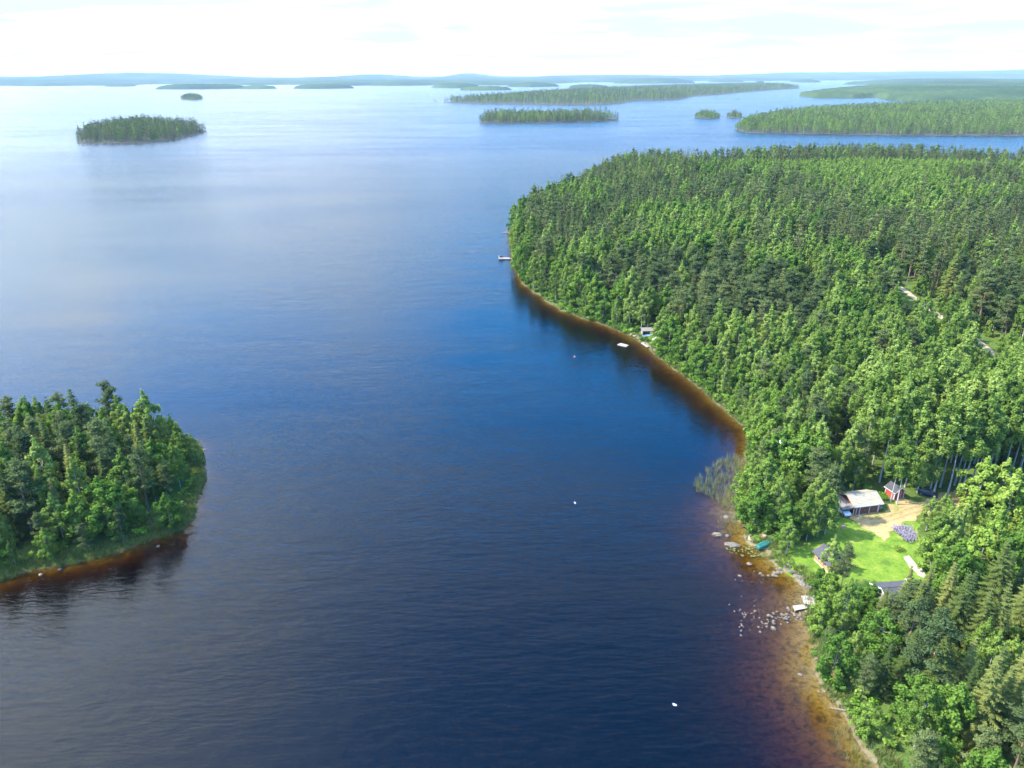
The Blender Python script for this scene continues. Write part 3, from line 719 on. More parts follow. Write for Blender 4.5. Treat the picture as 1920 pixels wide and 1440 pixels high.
def settle(place, x, y):
    """which neighbour a tree is described by"""
    if place == 'grove' and inside(YARD, x, y) > -9: return 'yardside'
    if place in ('grove', 'belt') and math.hypot(x-58, y-158) < 26 and inside(MAIN, x, y) < 14: return 'reedside'
    if place == 'island' and inside(LEFT, x, y) < 8: return 'islandedge'
    if place in ('forest', 'grove') and road_dist(x, y) < 11: return 'roadside'
    if place == 'forest':
        if math.hypot(x-55, y-282) < 34: return 'shelter'
        if math.hypot(x-130, y-315) < 32: return 'pole'
        if x > 178: return 'beyond'
    return place
LOOK = {'birch_tree': 'leafy green birch', 'grove_birch': 'high crowned white trunked birch', 'pine_tree': 'greyish pine with reddish trunk',
        'spruce_tree': 'dark pointed drooping spruce', 'alder_tree': 'rounded fresh green alder', 'young_birch': 'low bushy light green young birch'}
BASE_NAME = {'grove_birch': 'grove_birch_tree', 'young_birch': 'young_birch_tree'}
LIMIT = {'birch_tree': 300, 'grove_birch': 260, 'pine_tree': 290, 'spruce_tree': 290, 'alder_tree': 280, 'young_birch': 150}
def in_frame(tr):
    _, x, y, z, h, _p = tr
    if y < 25: return False
    a, b, zc = proj(x, y, z+h); a2, b2, _ = proj(x, y, z); m_ = 40
    return -m_ < a < 1920+m_ and b < 1440+10 and b2 > 0
trees.sort(key=lambda q: (q[5] in PLACES, q[1]**2+q[2]**2))
cnt = {k: 0 for k in KINDS}; rest = []
for tr in trees:
    k, x, y, z, h, place = tr
    if not in_frame(tr) or cnt[k] >= LIMIT[k]: rest.append(tr); continue
    i = cnt[k] % 5; cnt[k] += 1
    lm, bm, h0, gen = KINDS[k]; s_ = h/h0
    o = empty(BASE_NAME.get(k, k), (x, y, z-0.05), rng.random()*6.28)
    o.scale = (s_*rng.uniform(1.02, 1.3),)*2 + (s_,)
    if place in PLACES:
        place = settle(place, x, y); size = 'tall ' if h > 1.0*h0 else 'small ' if h < 0.7*h0 else ''
        tag(o, f'{size}{LOOK[k]} in the {PLACES[place][0]}', 'tree', f'{k.split("_")[0] if k != "grove_birch" else "high crowned birch"} trees {PLACES[place][1]}')
    else: tag(o, place, 'tree')
    for me, nm in zip(NEAR[k][i], ('trunk', 'crown')): link(nm, me, o)

ix = {}
for i, (k, _) in enumerate(MID): ix.setdefault(k, []).append(i)
def forest(name, items, label, lods, ixs, cat_='forest'):
    pts = np.array([(q[1], q[2], q[3]-0.1) for q in items]); n = len(items)
    pk = np.array([ixs[q[0]][int(rng.integers(2))] for q in items]); sz = np.array([q[4]/KINDS[q[0]][2] for q in items])
    scatter(name, [l for _, l in lods], pts, pk, sz*rng.uniform(1.05, 1.32, n), rng.random(n)*6.28, label, cat_, sz)
forest('mixed_forest', rest, 'wide mixed forest of pine, spruce and birch covering the peninsula', MID, ix)

# ------------------------------------------------------------------ cleared ground
def sheet(name, poly, dz, cell, mat, label, cat_, wobble=0.5, f=hmain):
    P = np.array(poly); x0, y0 = P.min(0)-1; x1, y1 = P.max(0)+1
    nx, ny = int((x1-x0)/cell)+1, int((y1-y0)/cell)+1
    X, Y = np.meshgrid(np.linspace(x0, x1, nx), np.linspace(y0, y1, ny)); D = sdist(P, X, Y) + wobble*wob(X, Y, 0.9, 1.0) + wobble*0.7*wob(X, Y, 2.6, 2.0)
    i = np.arange(nx*ny).reshape(ny, nx); Q = np.stack([i[:-1, :-1], i[:-1, 1:], i[1:, 1:], i[1:, :-1]], -1).reshape(-1, 4)
    Q = Q[(D.ravel() > 0)[Q].all(1)]; used, inv = np.unique(Q, return_inverse=True)
    V = np.stack([X, Y, f(X, Y)+dz], -1).reshape(-1, 3)[used]
    return tag(link(name, quad_mesh(name, V, inv.reshape(-1, 4), [mat], smooth=True)), label, cat_, kind='structure')

def earth(name, stops, s1=0.35, s2=2.5, bump=0.5):
    m, t = newmat(name); g = t.new('ShaderNodeNewGeometry'); P = g.outputs['Position']
    a = t.noise(P, s1, 4, 0.6); b = t.noise(P, s2, 5, 0.7)
    c = t.ramp(t.math('ADD', t.math('MULTIPLY', a, 0.6), t.math('MULTIPLY', b, 0.4)), stops)
    d = t.new('ShaderNodeBsdfDiffuse', ins={0: c, 'Normal': t.new('ShaderNodeBump', ins={'Height': b, 'Strength': bump, 'Distance': 0.1})})
    t.new('ShaderNodeOutputMaterial', ins={0: d}); return m
M_LAWN = earth('lawn_grass', [(0.32, (0.12, 0.11, 0.04)), (0.40, (0.060, 0.115, 0.018)), (0.48, (0.100, 0.170, 0.022)), (0.56, (0.135, 0.20, 0.028)), (0.64, (0.22, 0.21, 0.06))])
M_SAND = earth('yard_sand', [(0.30, (0.10, 0.14, 0.03)), (0.43, (0.19, 0.18, 0.06)), (0.50, (0.29, 0.215, 0.10)), (0.7, (0.36, 0.27, 0.15))])
M_PALE = earth('pale_path_sand', [(0.35, (0.30, 0.25, 0.17)), (0.65, (0.38, 0.33, 0.24))])
M_GRAVEL = earth('gravel_road_surface', [(0.35, (0.24, 0.20, 0.14)), (0.65, (0.30, 0.255, 0.185))], 0.2, 1.5)
M_BEACH = earth('beach_sand', [(0.35, (0.36, 0.26, 0.17)), (0.65, (0.48, 0.37, 0.26))])
sheet('lawn', LAWN, 0.06, 0.3, M_LAWN, 'bright green lawn between the garage and the sauna', 'lawn', 0.7)
sheet('yard', YARD, 0.11, 0.3, M_SAND, 'sandy yard in front of the red garage', 'yard', 0.9)
M_TRACK = earth('wheel_track_soil', [(0.35, (0.20, 0.15, 0.075)), (0.6, (0.27, 0.205, 0.11))], 0.8, 3.0)
tk = np.array([at(*p_, 2.0) for p_ in ((1985, 926), (1900, 928), (1820, 934), (1760, 942), (1715, 953), (1680, 965), (1655, 974), (1630, 974))]); tn = np.gradient(tk, axis=0); tn = tn/np.linalg.norm(tn, axis=1)[:, None]; tn = np.stack([-tn[:, 1], tn[:, 0]], 1)
for o_, lb_ in ((0.85, 'worn wheel track across the yard on its lake side'), (-0.85, 'worn wheel track across the yard on its forest side')):
    sheet('wheel_track', np.concatenate([tk+tn*(o_-0.24), (tk+tn*(o_+0.24))[::-1]]), 0.15, 0.16, M_TRACK, lb_, 'path', 0.16)
sheet('path', PATH, 0.16, 0.2, M_PALE, 'pale sand path curving off the lawn', 'path', 0.15)
sheet('cove_beach', pxpoly([(1178, 627), (1195, 636), (1215, 650), (1236, 668), (1240, 663), (1222, 648), (1203, 634), (1185, 625)], 0.2), 0.08, 0.3, M_BEACH, 'narrow sand beach by the cove landing', 'beach', 0.2)
sheet('cove_lawn', pxpoly([(1204, 634), (1222, 647), (1236, 655), (1240, 640), (1228, 630), (1212, 628)], 0.6), 0.10, 0.3, M_LAWN, 'small green lawn beside the blue boat', 'lawn', 0.3)
sheet('boat_beach', pxpoly([(1402, 1012), (1420, 1018), (1440, 1010), (1430, 1000), (1408, 1000), (1400, 1006)], 0.3), 0.07, 0.25, M_BEACH, 'small sand landing by the green boat', 'beach', 0.2)
V, Q = [], []
rp_ = []
for (ax, ay), (bx, by) in zip(ROADC, ROADC[1:]):
    n = max(2, int(math.hypot(bx-ax, by-ay)/2)); rp_ += [(ax+(bx-ax)*i/n, ay+(by-ay)*i/n) for i in range(n)]
rp_ = np.array(rp_); k_ = np.ones(9)/9; sm = np.stack([np.convolve(np.pad(rp_[:, i], 4, 'edge'), k_, 'valid') for i in (0, 1)], 1)
dd = unit(np.gradient(sm, axis=0)); nn_ = np.stack([-dd[:, 1], dd[:, 0]], 1)
for off in (-1.3, -0.43, 0.43, 1.3):
    q = sm+nn_*(off+0.25*wob(sm[:, 0], sm[:, 1], 3.0)[:, None]); V.append(np.column_stack([q, hmain(q[:, 0], q[:, 1])+0.32-(0.12 if abs(off) > 1 else 0)]))
n = len(sm); V = np.concatenate(V); i = np.arange(4*n).reshape(4, n)
Q = np.stack([i[:-1, :-1], i[1:, :-1], i[1:, 1:], i[:-1, 1:]], -1).reshape(-1, 4)
tag(link('gravel_road', quad_mesh('gravel_road', V, Q[:, ::-1], [M_GRAVEL], smooth=True)), 'pale gravel road winding through the forest', 'road', kind='structure')

# ------------------------------------------------------------------ small growth: grass, bushes, reeds, flowers
def tuft(n, h, w_, mat, spread=0.35, lean=0.35):
    a = rng.random(n)*6.28; r = spread*np.sqrt(rng.random(n)); A = np.stack([r*np.cos(a), r*np.sin(a), np.full(n, -0.1)], 1)
    hh = h*rng.uniform(0.6, 1.1, n); B = A + np.stack([rng.normal(size=n)*lean*hh, rng.normal(size=n)*lean*hh, hh], 1)
    v, q = strips(A, B, np.full(n, w_), rng.normal(size=(n, 3))*np.array([1, 1, 0.1]))
    return np.zeros((0, 3)), np.zeros((0, 4), int), v, q, mat, mat
def along_shore(P, f, d0, d1, sp, box, keep=1.0):
    X, Y = jitter_grid(*box, sp); D = sdist(P, X, Y); ok = (D > d0) & (D < d1) & (rng.random(len(X)) < keep); X, Y = X[ok], Y[ok]
    return np.column_stack([X, Y, f(X, Y)])
def spread(name, temps, pts, s0, s1, label, cat_):
    n = len(pts); scatter(name, temps, pts, rng.integers(0, len(temps), n), rng.uniform(s0, s1, n), rng.random(n)*6.28, label, cat_)
grass_t = [tuft(26, 0.75, 0.05, L_GRASS) for _ in range(3)]
pts = np.concatenate([along_shore(MAIN, hmain, -0.5, 2.6, 0.62, (-8, 130, 50, 300), 0.8), along_shore(MAIN, hmain, -0.5, 2.5, 1.3, (-12, 70, 300, 500), 0.8), along_shore(LEFT, hleft, -0.4, 3.6, 0.6, (-130, -60, 100, 200), 0.85)])
spread('shore_grass', grass_t, pts, 0.6, 1.5, 'tall pale grass fringing the lake shores', 'grass')
def bush_lod(mat, q=0.45, r=1.2, h=1.7):
    (tv, tq), (cv_, cq) = t_bush(r, h, q); return tv, tq, cv_, cq, B_GREY, mat
bush_t = [bush_lod(L_ALDER) for _ in range(3)] + [bush_lod(L_BUSH) for _ in range(1)] + [bush_lod(L_BIRCH) for _ in range(2)]
def under(P, f, d0, d1, sp, box, keep):
    p = along_shore(P, f, d0, d1, sp, box, keep); ok = (sdist(LAWN, p[:, 0], p[:, 1]) < -0.5) & (sdist(EDGE, p[:, 0], p[:, 1]) < 0) & (sdist(YARD, p[:, 0], p[:, 1]) < -1.0)
    ok &= np.array([not any(math.hypot(x-bx, y-by) < br*0.9 for bx, by, br in BLD) and not (y < 345 and blocks_view(x, y, z, 2.0, 1.2)) and road_dist(x, y) > 3.4 for x, y, z in p], bool)
    return p[ok]
pts = np.concatenate([under(MAIN, hmain, 0.2, 6.0, 2.2, (-8, 150, 45, 300), 0.6), under(MAIN, hmain, -0.5, 4.0, 2.0, (-12, 130, 160, 500), 0.85), under(MAIN, hmain, 6, 120, 3.6, (40, 230, 45, 360), 0.5), along_shore(LEFT, hleft, 1.4, 30, 2.6, (-140, -60, 100, 200), 0.45)])
spread('undergrowth', bush_t, pts, 0.5, 1.5, 'leafy bushes and saplings under the trees', 'undergrowth')
def fill(poly, sp, z, keep=1.0):
    P = np.array(poly); x0, y0 = P.min(0); x1, y1 = P.max(0); X, Y = jitter_grid(x0, x1, y0, y1, sp); D = sdist(P, X, Y) + 1.2*wob(X, Y, 1.8, 2.2)
    ok = (D > 0) & (rng.random(len(X)) < keep); return np.column_stack([X[ok], Y[ok], np.full(ok.sum(), z)])
reed_t = [tuft(13, 1.9, 0.03, L_REED, 0.5, 0.2) for _ in range(3)]
spread('reed_bed', reed_t, fill(pxpoly([(1302, 915), (1310, 890), (1335, 870), (1352, 858), (1396, 857), (1404, 885), (1396, 930), (1386, 958), (1364, 958), (1338, 936), (1312, 926)]), 0.8, -0.25, 0.5), 0.5, 1.3, 'large pale green reed bed standing in the water', 'reeds')
spread('sedge_patch', reed_t, fill(pxpoly([(1336, 985), (1352, 972), (1384, 966), (1402, 994), (1378, 1004), (1345, 1000)]), 0.95, -0.2, 0.6), 0.4, 0.8, 'sparse brownish sedge beside the flat pale boulder', 'reeds')
spread('shore_rushes', reed_t + grass_t[:1], fill(pxpoly([(1556, 1352), (1598, 1352), (1612, 1383), (1645, 1425), (1675, 1480), (1700, 1540), (1640, 1500), (1590, 1440), (1566, 1390)]), 0.7, -0.15, 0.62), 0.4, 0.85, 'yellowish rushes growing along the dark wood shore', 'reeds')
th = np.arange(8)*math.pi/4; pv_ = np.column_stack([0.22*np.cos(th), 0.22*np.sin(th), np.full(8, 0.012)])
pad = (np.zeros((0, 3)), np.zeros((0, 4), int), pv_, np.array([[0, 1, 2, 3], [0, 3, 4, 7], [4, 5, 6, 7]]), L_PAD, L_PAD)
spread('lily_pads', [pad], fill(pxpoly([(1352, 1026), (1375, 1020), (1405, 1030), (1440, 1036), (1442, 1045), (1405, 1046), (1370, 1040)]), 0.5, 0.0, 0.5), 0.6, 1.3, 'floating lily pads beside the green boat', 'lily pads')
def lupin():
    v, q = [], []
    for _ in range(7):
        c = rng.normal(size=2)*0.25; v_, q_ = clump(np.array([c[0], c[1], 0.65]), (0.08, 0.08, 0.3), 9, 0.09, 0.1); v.append((v_, q_))
    cv_, cq = cat(v); tf = tuft(14, 0.5, 0.04, L_BUSH); return tf[2], tf[3], cv_, cq, L_BUSH, L_FLOWER
LUPIN = pxpoly([(1675, 991), (1690, 987), (1712, 989), (1716, 1008), (1706, 1018), (1695, 1010), (1683, 1002)], 1.8)
lp = fill(LUPIN, 0.5, 0, 0.6); lp[:, 2] = hmain(lp[:, 0], lp[:, 1]) + 0.05
spread('lupin_flowers', [lupin() for _ in range(3)], lp, 0.8, 1.3, 'lilac lupins flowering beside the lawn', 'flowers')
lg = fill(LAWN, 0.9, 0, 0.35); lg[:, 2] = hmain(lg[:, 0], lg[:, 1]) + 0.04
spread('lawn_tufts', [tuft(14, 0.22, 0.03, L_GRASS, 0.3), tuft(14, 0.22, 0.03, L_BUSH, 0.3)], lg, 0.6, 1.3, 'uneven tufts in the mown lawn', 'grass')

def bush_thing(px_, py_, z, r, h, mat, label):
    x, y = at(px_, py_, z); (tv, tq), (cv_, cq) = t_bush(r, h, 1.6, 0.15); o = empty('garden_bush', (x, y, ground_z(x, y)), 0, label, 'bush')
    link('stems', quad_mesh('stems', tv, tq, [B_GREY]), o); link('crown', quad_mesh('crown', cv_, cq, [mat]), o)
bush_thing(1655, 934, 2, 1.5, 2.4, L_BUSH, 'bright green bush between the garage and the red shed')
bush_thing(1686, 1032, 1.7, 1.3, 1.3, L_YOUNG, 'low yellow green bush at the lawn edge by the pale path')
bush_thing(1419, 1012, 0.5, 1.1, 1.0, L_BUSH, 'low green bush on the sand beside the upturned green boat')
bush_thing(1567, 1272, 1.2, 1.3, 3.2, L_DEAD, 'withered orange conifer sapling on the wooded bank')

# ------------------------------------------------------------------ stones
def stone_mesh(seed, flat=0.6):
    r_ = np.random.default_rng(seed); n, mrings = 9, 5; rings = []
    V = [(0, 0, -flat)]
    for j in range(1, mrings):
        ph = -math.pi/2 + math.pi*j/mrings
        for i in range(n):
            a = 2*math.pi*i/n+j*0.3; k = 1+0.32*(r_.random()-0.5); V.append((math.cos(a)*math.cos(ph)*k, math.sin(a)*math.cos(ph)*0.8*k, math.sin(ph)*flat*k))
    V.append((0.1*r_.normal(), 0.1*r_.normal(), flat)); F = []
    for i in range(n): F.append((0, 1+(i+1) % n, 1+i))
    for j in range(mrings-2):
        for i in range(n): a, b = 1+j*n+i, 1+j*n+(i+1) % n; F.append((a, b, b+n, a+n))
    t0 = 1+(mrings-2)*n
    for i in range(n): F.append((t0+i, t0+(i+1) % n, len(V)-1))
    me = bpy.data.meshes.new('stone'); me.from_pydata(V, [], F); me.materials.append(M_ROCK); me.update(); return me
STONES = [stone_mesh(40+i, 0.45+0.08*i) for i in range(6)]
DARK = STONES[2].copy(); DARK.materials.clear(); DARK.materials.append(M_ROCKD)
def stone(px_, py_, r, label, group=None, z=None, name='stone', f=hmain, mesh=None, sx=1.0, rz=None, out=0.0):
    x, y = at(px_, py_, 0.1); g = ground_z(x, y, f)
    o = link(name, mesh or STONES[int(rng.integers(6))], None, (x, y, max(g, -0.36*r) + r*0.06 + out)); o.scale = (r*sx, r, r*rng.uniform(0.8, 1.15)); o.rotation_euler = (rng.normal()*0.15, rng.normal()*0.15, rng.random()*6.28 if rz is None else rz)
    return tag(o, label, 'stone', group)
stone(1378, 1021, 1.1, 'long flat pale boulder lying in the water by the sedge', name='boulder', sx=2.0, rz=-0.15)
stone(1405, 1056, 0.62, 'white topped rock alone off the lily pads', name='boulder')
stone(1387, 1078, 0.42, 'small white rock farther out in the open water past the lily pads')
stone(1362, 969, 0.8, 'grey boulder at the lower end of the reed bed', name='boulder')
stone(1364, 1003, 0.6, 'grey boulder behind the brownish sedge'); stone(1344, 1001, 0.8, 'long grey stone at the outer edge of the sedge', sx=1.7, rz=-0.5)
stone(1500, 1263, 0.5, 'single pale stone off the withered sapling'); stone(1536, 1296, 0.35, 'small grey stone touching the bank below the withered sapling')
for p, r in (((1529, 1228), 0.5), ((1533, 1236), 0.3), ((1537, 1241), 0.3), ((1526, 1222), 0.35)): stone(*p, r, 'pale stone at the foot of the wooded bank', 'stones at the foot of the wooded bank')
for p, r in (((1426, 1074), .4), ((1430, 1078), .3), ((1441, 1078), .35), ((1450, 1077), .5), ((1457, 1066), .35), ((1463, 1066), .5), ((1453, 1073), .6), ((1459, 1072), .45), ((1465, 1072), .5), ((1456, 1079), .4)):
    stone(*p, r, 'pale stone in the shallow brown cove below the sauna', 'stones in the shallow cove')
emb = [(1472, 1064), (1485, 1073), (1497, 1082), (1503, 1090), (1504, 1096), (1512, 1101), (1520, 1105)]
for i in range(58):
    f_ = rng.random()*(len(emb)-1.001); a, b = emb[int(f_)], emb[int(f_)+1]; k_ = f_-int(f_)
    stone(a[0]+(b[0]-a[0])*k_+rng.normal()*1.6, a[1]+(b[1]-a[1])*k_+rng.normal()*2.0, rng.uniform(0.25, 0.52), 'rounded stone of the pale embankment below the sauna', 'stones of the embankment', out=rng.uniform(0, 0.2))
for i in range(72):
    u_ = rng.random(); px_ = 1510-122*u_**1.15+rng.normal()*3; py_ = 1148+20*u_+rng.normal()*(6.5+6*u_)
    stone(px_, py_, rng.uniform(0.13, 0.42)*(1 if u_ < 0.55 else 0.75)*(1.5 if rng.random() < 0.08 else 1), 'stone of the scattered shoal beside the plank jetty', 'stones of the shoal', out=(0.02 if u_ < 0.4 else -0.12)*rng.random())
for i in range(24):
    stone(1365+rng.random()*70, 1060+rng.random()*110, rng.uniform(0.10, 0.2), 'small stone barely breaking the surface off the shoal', 'small stones off the shoal')
for p, r in (((375, 838), .6), ((384, 842), .45), ((379, 857), .5), ((296, 1023), .4), ((112, 1066), .5), ((76, 1076), .5), ((362, 974), .35)):
    stone(*p, r, 'dark stone on the edge of the small close island', 'stones around the small close island', f=hleft, mesh=DARK)
for p, r in (((1085, 331), 2.2), ((1100, 317), 2.6), ((1110, 319), 2.0), ((1094, 332), 1.6), ((1118, 320), 2.0), ((1078, 330), 1.4)):
    stone(*p, r, 'low dark skerry off the far side of the peninsula', 'skerries off the peninsula', mesh=DARK, sx=1.8, rz=0.1)
c_ = at(952, 436); o = link('islet_rock', DARK, None, (c_[0], c_[1], -0.2)); o.scale = (4.2, 2.8, 1.2); tag(o, 'dark rock islet carrying a lone small spruce', 'rock')
c_ = at(953, 434, 0.4)
x, y = at(1590, 1034, 1.6); o = empty('fire_ring', (x, y, ground_z(x, y)), 0, 'round stone fire ring with grey ash on the lawn', 'fire ring')
MB().tube((0, 0, 0), (0, 0, 0.12), 0.62, 0.6, 14).build('ash_bed', M_ASH, o)
for i in range(11):
    a = i*6.283/11; q = link('stone', STONES[i % 6], o, (0.8*math.cos(a), 0.8*math.sin(a), 0.13)); q.scale = (0.2, 0.22, 0.24); q.rotation_euler = (0, 0, a)
x, y = at(1580, 987, 1.8); o = empty('log_pile', (x, y, ground_z(x, y)), 0.3, 'small dark pile of logs on the lawn before the carport', 'log pile')
for i, (a, b) in enumerate(((-.3, .12), (0, .12), (.3, .12), (-.15, .34), (.16, .34))): MB().tube((-0.65+0.1*i, a, b), (0.6+0.05*i, a+0.04, b), 0.12, 0.11, 8).build('log', M_TIMBER, o)
x, y = at(1576, 925, 2.2); o = empty('woodpile', (x, y, ground_z(x, y)), 0.2, 'heap of split pale firewood behind the garage', 'woodpile')
for i in range(26):
    l_ = i//9; a = (i % 9-4)*0.24+(l_ % 2)*0.1; b = 0.12+l_*0.2
    MB().tube((a, -0.45+rng.normal()*0.06, b), (a+rng.normal()*0.03, 0.45, b), 0.11, 0.1, 6).build('split_log', M_DECK, o)

# ------------------------------------------------------------------ red garage with carport
def gable_roof(o, x0, x1, y0, y1, ze, zr, mat, th=0.1, course=0.0, axis='x', name='roof_slope'):
    """two separate slopes meeting at a ridge along `axis`; course > 0 gives stepped sheet courses"""
    ym = (y0+y1)/2
    for sgn, ye in ((1, y0), (-1, y1)):
        mb = MB(); L = abs(ym-ye); n = max(1, int(math.hypot(L, zr-ze)/course)) if course else 1
        for i in range(n):
            f0, f1 = i/n, (i+1)/n; ya, yb = ye+(ym-ye)*f0, ye+(ym-ye)*f1; za, zb = ze+(zr-ze)*f0, ze+(zr-ze)*f1; st = 0.035 if course else 0
            p = [(x0, ya, za+st), (x1, ya, za+st), (x1, yb-(0.004*sgn), zb), (x0, yb-(0.004*sgn), zb)]
            if sgn < 0: p = p[::-1]
            mb.slab(p, th)
        s_ = mb.build(name, mat, o)
        if axis == 'y': s_.rotation_euler = (0, 0, math.pi/2)
    r_ = MB().tube((x0-0.01, ym, zr+0.02), (x1+0.01, ym, zr+0.02), 0.08, n=6).build('ridge_cap', mat, o)
    if axis == 'y': r_.rotation_euler = (0, 0, math.pi/2)

def gable_walls(o, x0, x1, y0, y1, h, zr, mat, name='wall', base=-0.5):
    ym = (y0+y1)/2; T = 0.12
    MB().box(x0, x1, y0, y0+T, base, h).build(name, mat, o); MB().box(x0, x1, y1-T, y1, base, h).build(name, mat, o)
    for xa, xb in ((x0, x0+T), (x1-T, x1)):
        ring = [(y0+T+.002, base), (y1-T-.002, base), (y1-T-.002, h), (ym, zr-0.1), (y0+T+.002, h)]
        MB().loft([[(xa, a, b) for a, b in ring], [(xb, a, b) for a, b in ring]]).build('gable_wall', mat, o)

gx, gy = 78.2, 141.0; gz = ground_z(gx+3, gy+2); GR = R(11.5)
G = empty('garage', (gx, gy, gz), GR, 'red timber garage with cream steel roof and brown doors', 'garage')
GL, GD = 6.9, 5.4
gable_walls(G, 0, GL, 0, GD, 2.55, 3.85, M_RED)
gable_roof(G, -0.35, GL+0.45, -0.5, GD+0.5, 2.45, 3.95, M_TINROOF, 0.09, 0.36)
for xw, ww in ((-0.03, 0.17), (0.72, 0.13), (1.55, 0.16), (4.08, 0.16), (6.30, 0.3)): MB().box(xw, xw+ww, -0.07, -0.003, -0.3, 2.4).build('white_post', M_WHITE, G)
for k, (xa, xb) in enumerate(((1.95, 4.04), (4.28, 6.26))):
    d = MB().box(xa, xb, -0.05, -0.004, 0.02, 2.15).build('garage_door', M_DOOR, G); MB().box((xa+xb)/2-0.12, (xa+xb)/2+0.12, -0.09, -0.052, 0.95, 1.0).build('handle', M_STEEL, d)
d = MB().box(0.86, 1.52, -0.045, -0.004, 0.02, 2.05).build('side_door', M_DOOR, G); MB().box(1.4, 1.46, -0.1, -0.047, 0.95, 1.08).build('handle', M_STEEL, d)
for xa in (-0.38, GL+0.45):
    for sgn, ye in ((1, -0.52), (-1, GD+0.52)):
        MB().slab([(xa, ye, 2.44), (xa+0.035, ye, 2.44), (xa+0.035, GD/2, 3.97), (xa, GD/2, 3.97)][::sgn], 0.2).build('barge_board', M_WHITE if xa > 0 else M_TINROOF, G)
MB().box(-0.33, GL+0.42, -0.545, -0.505, 2.26, 2.47).build('fascia', M_WHITE, G)
# carport on the gable side, part of the same building
MB().slab([(-3.0, -0.35, 2.08), (-0.004, -0.35, 2.42), (-0.004, GD-0.2, 2.42), (-3.0, GD-0.2, 2.08)], 0.1).build('carport_roof', M_GREYROOF, G)
for a, b in ((-2.85, -0.15), (-2.85, 2.5), (-2.85, 5.0)): MB().box(a, a+0.13, b, b+0.13, -0.4, 1.99).build('carport_post', M_TIMBER, G)
MB().box(-2.9, -0.05, -0.2, -0.08, 1.84, 2.0).build('carport_beam', M_TIMBER, G); MB().box(-2.9, -0.01, 5.05, 5.15, -0.3, 1.95).build('carport_back_wall', M_TIMBER, G)
def gpt(x, y): return gx+x*math.cos(GR)-y*math.sin(GR), gy+x*math.sin(GR)+y*math.cos(GR)
x, y = gpt(1.2, -0.75); o = empty('doorstep', (x, y, ground_z(x, y)+0.12), GR, 'pale wooden doorstep before the garage side door', 'step')
for i in range(4): MB().box(-0.6, 0.6, -0.36+i*0.19, -0.36+i*0.19+0.17, 0.06, 0.11).build('plank', M_DECK, o)
for a in (-0.5, 0.42): MB().box(a, a+0.08, -0.36, 0.38, -0.1, 0.059).build('bearer', M_TIMBER, o)
x, y = gpt(7.55, 0.6); o = empty('wheelbarrow', (x, y, ground_z(x, y)+0.02), GR+0.4, 'steel wheelbarrow beside the garage corner', 'wheelbarrow')
MB().loft([[(-.35, -.25, .35), (.35, -.25, .35), (.35, .25, .35), (-.35, .25, .35)], [(-.5, -.36, .65), (.6, -.36, .65), (.6, .36, .65), (-.5, .36, .65)]]).build('tray', M_STEEL, o)
MB().tube((.62, -.06, .2), (.62, .06, .2), 0.2, n=14).build('wheel', M_TYRE, o)
for s_ in (-1, 1):
    MB().tube((.62, .08*s_, .2), (-1.1, .32*s_, .62), 0.025, n=6).build('shaft', M_TIMBER, o); MB().tube((-.3, .25*s_, .33), (-.4, .27*s_, 0.0), 0.02, n=6).build('leg', M_STEEL, o)

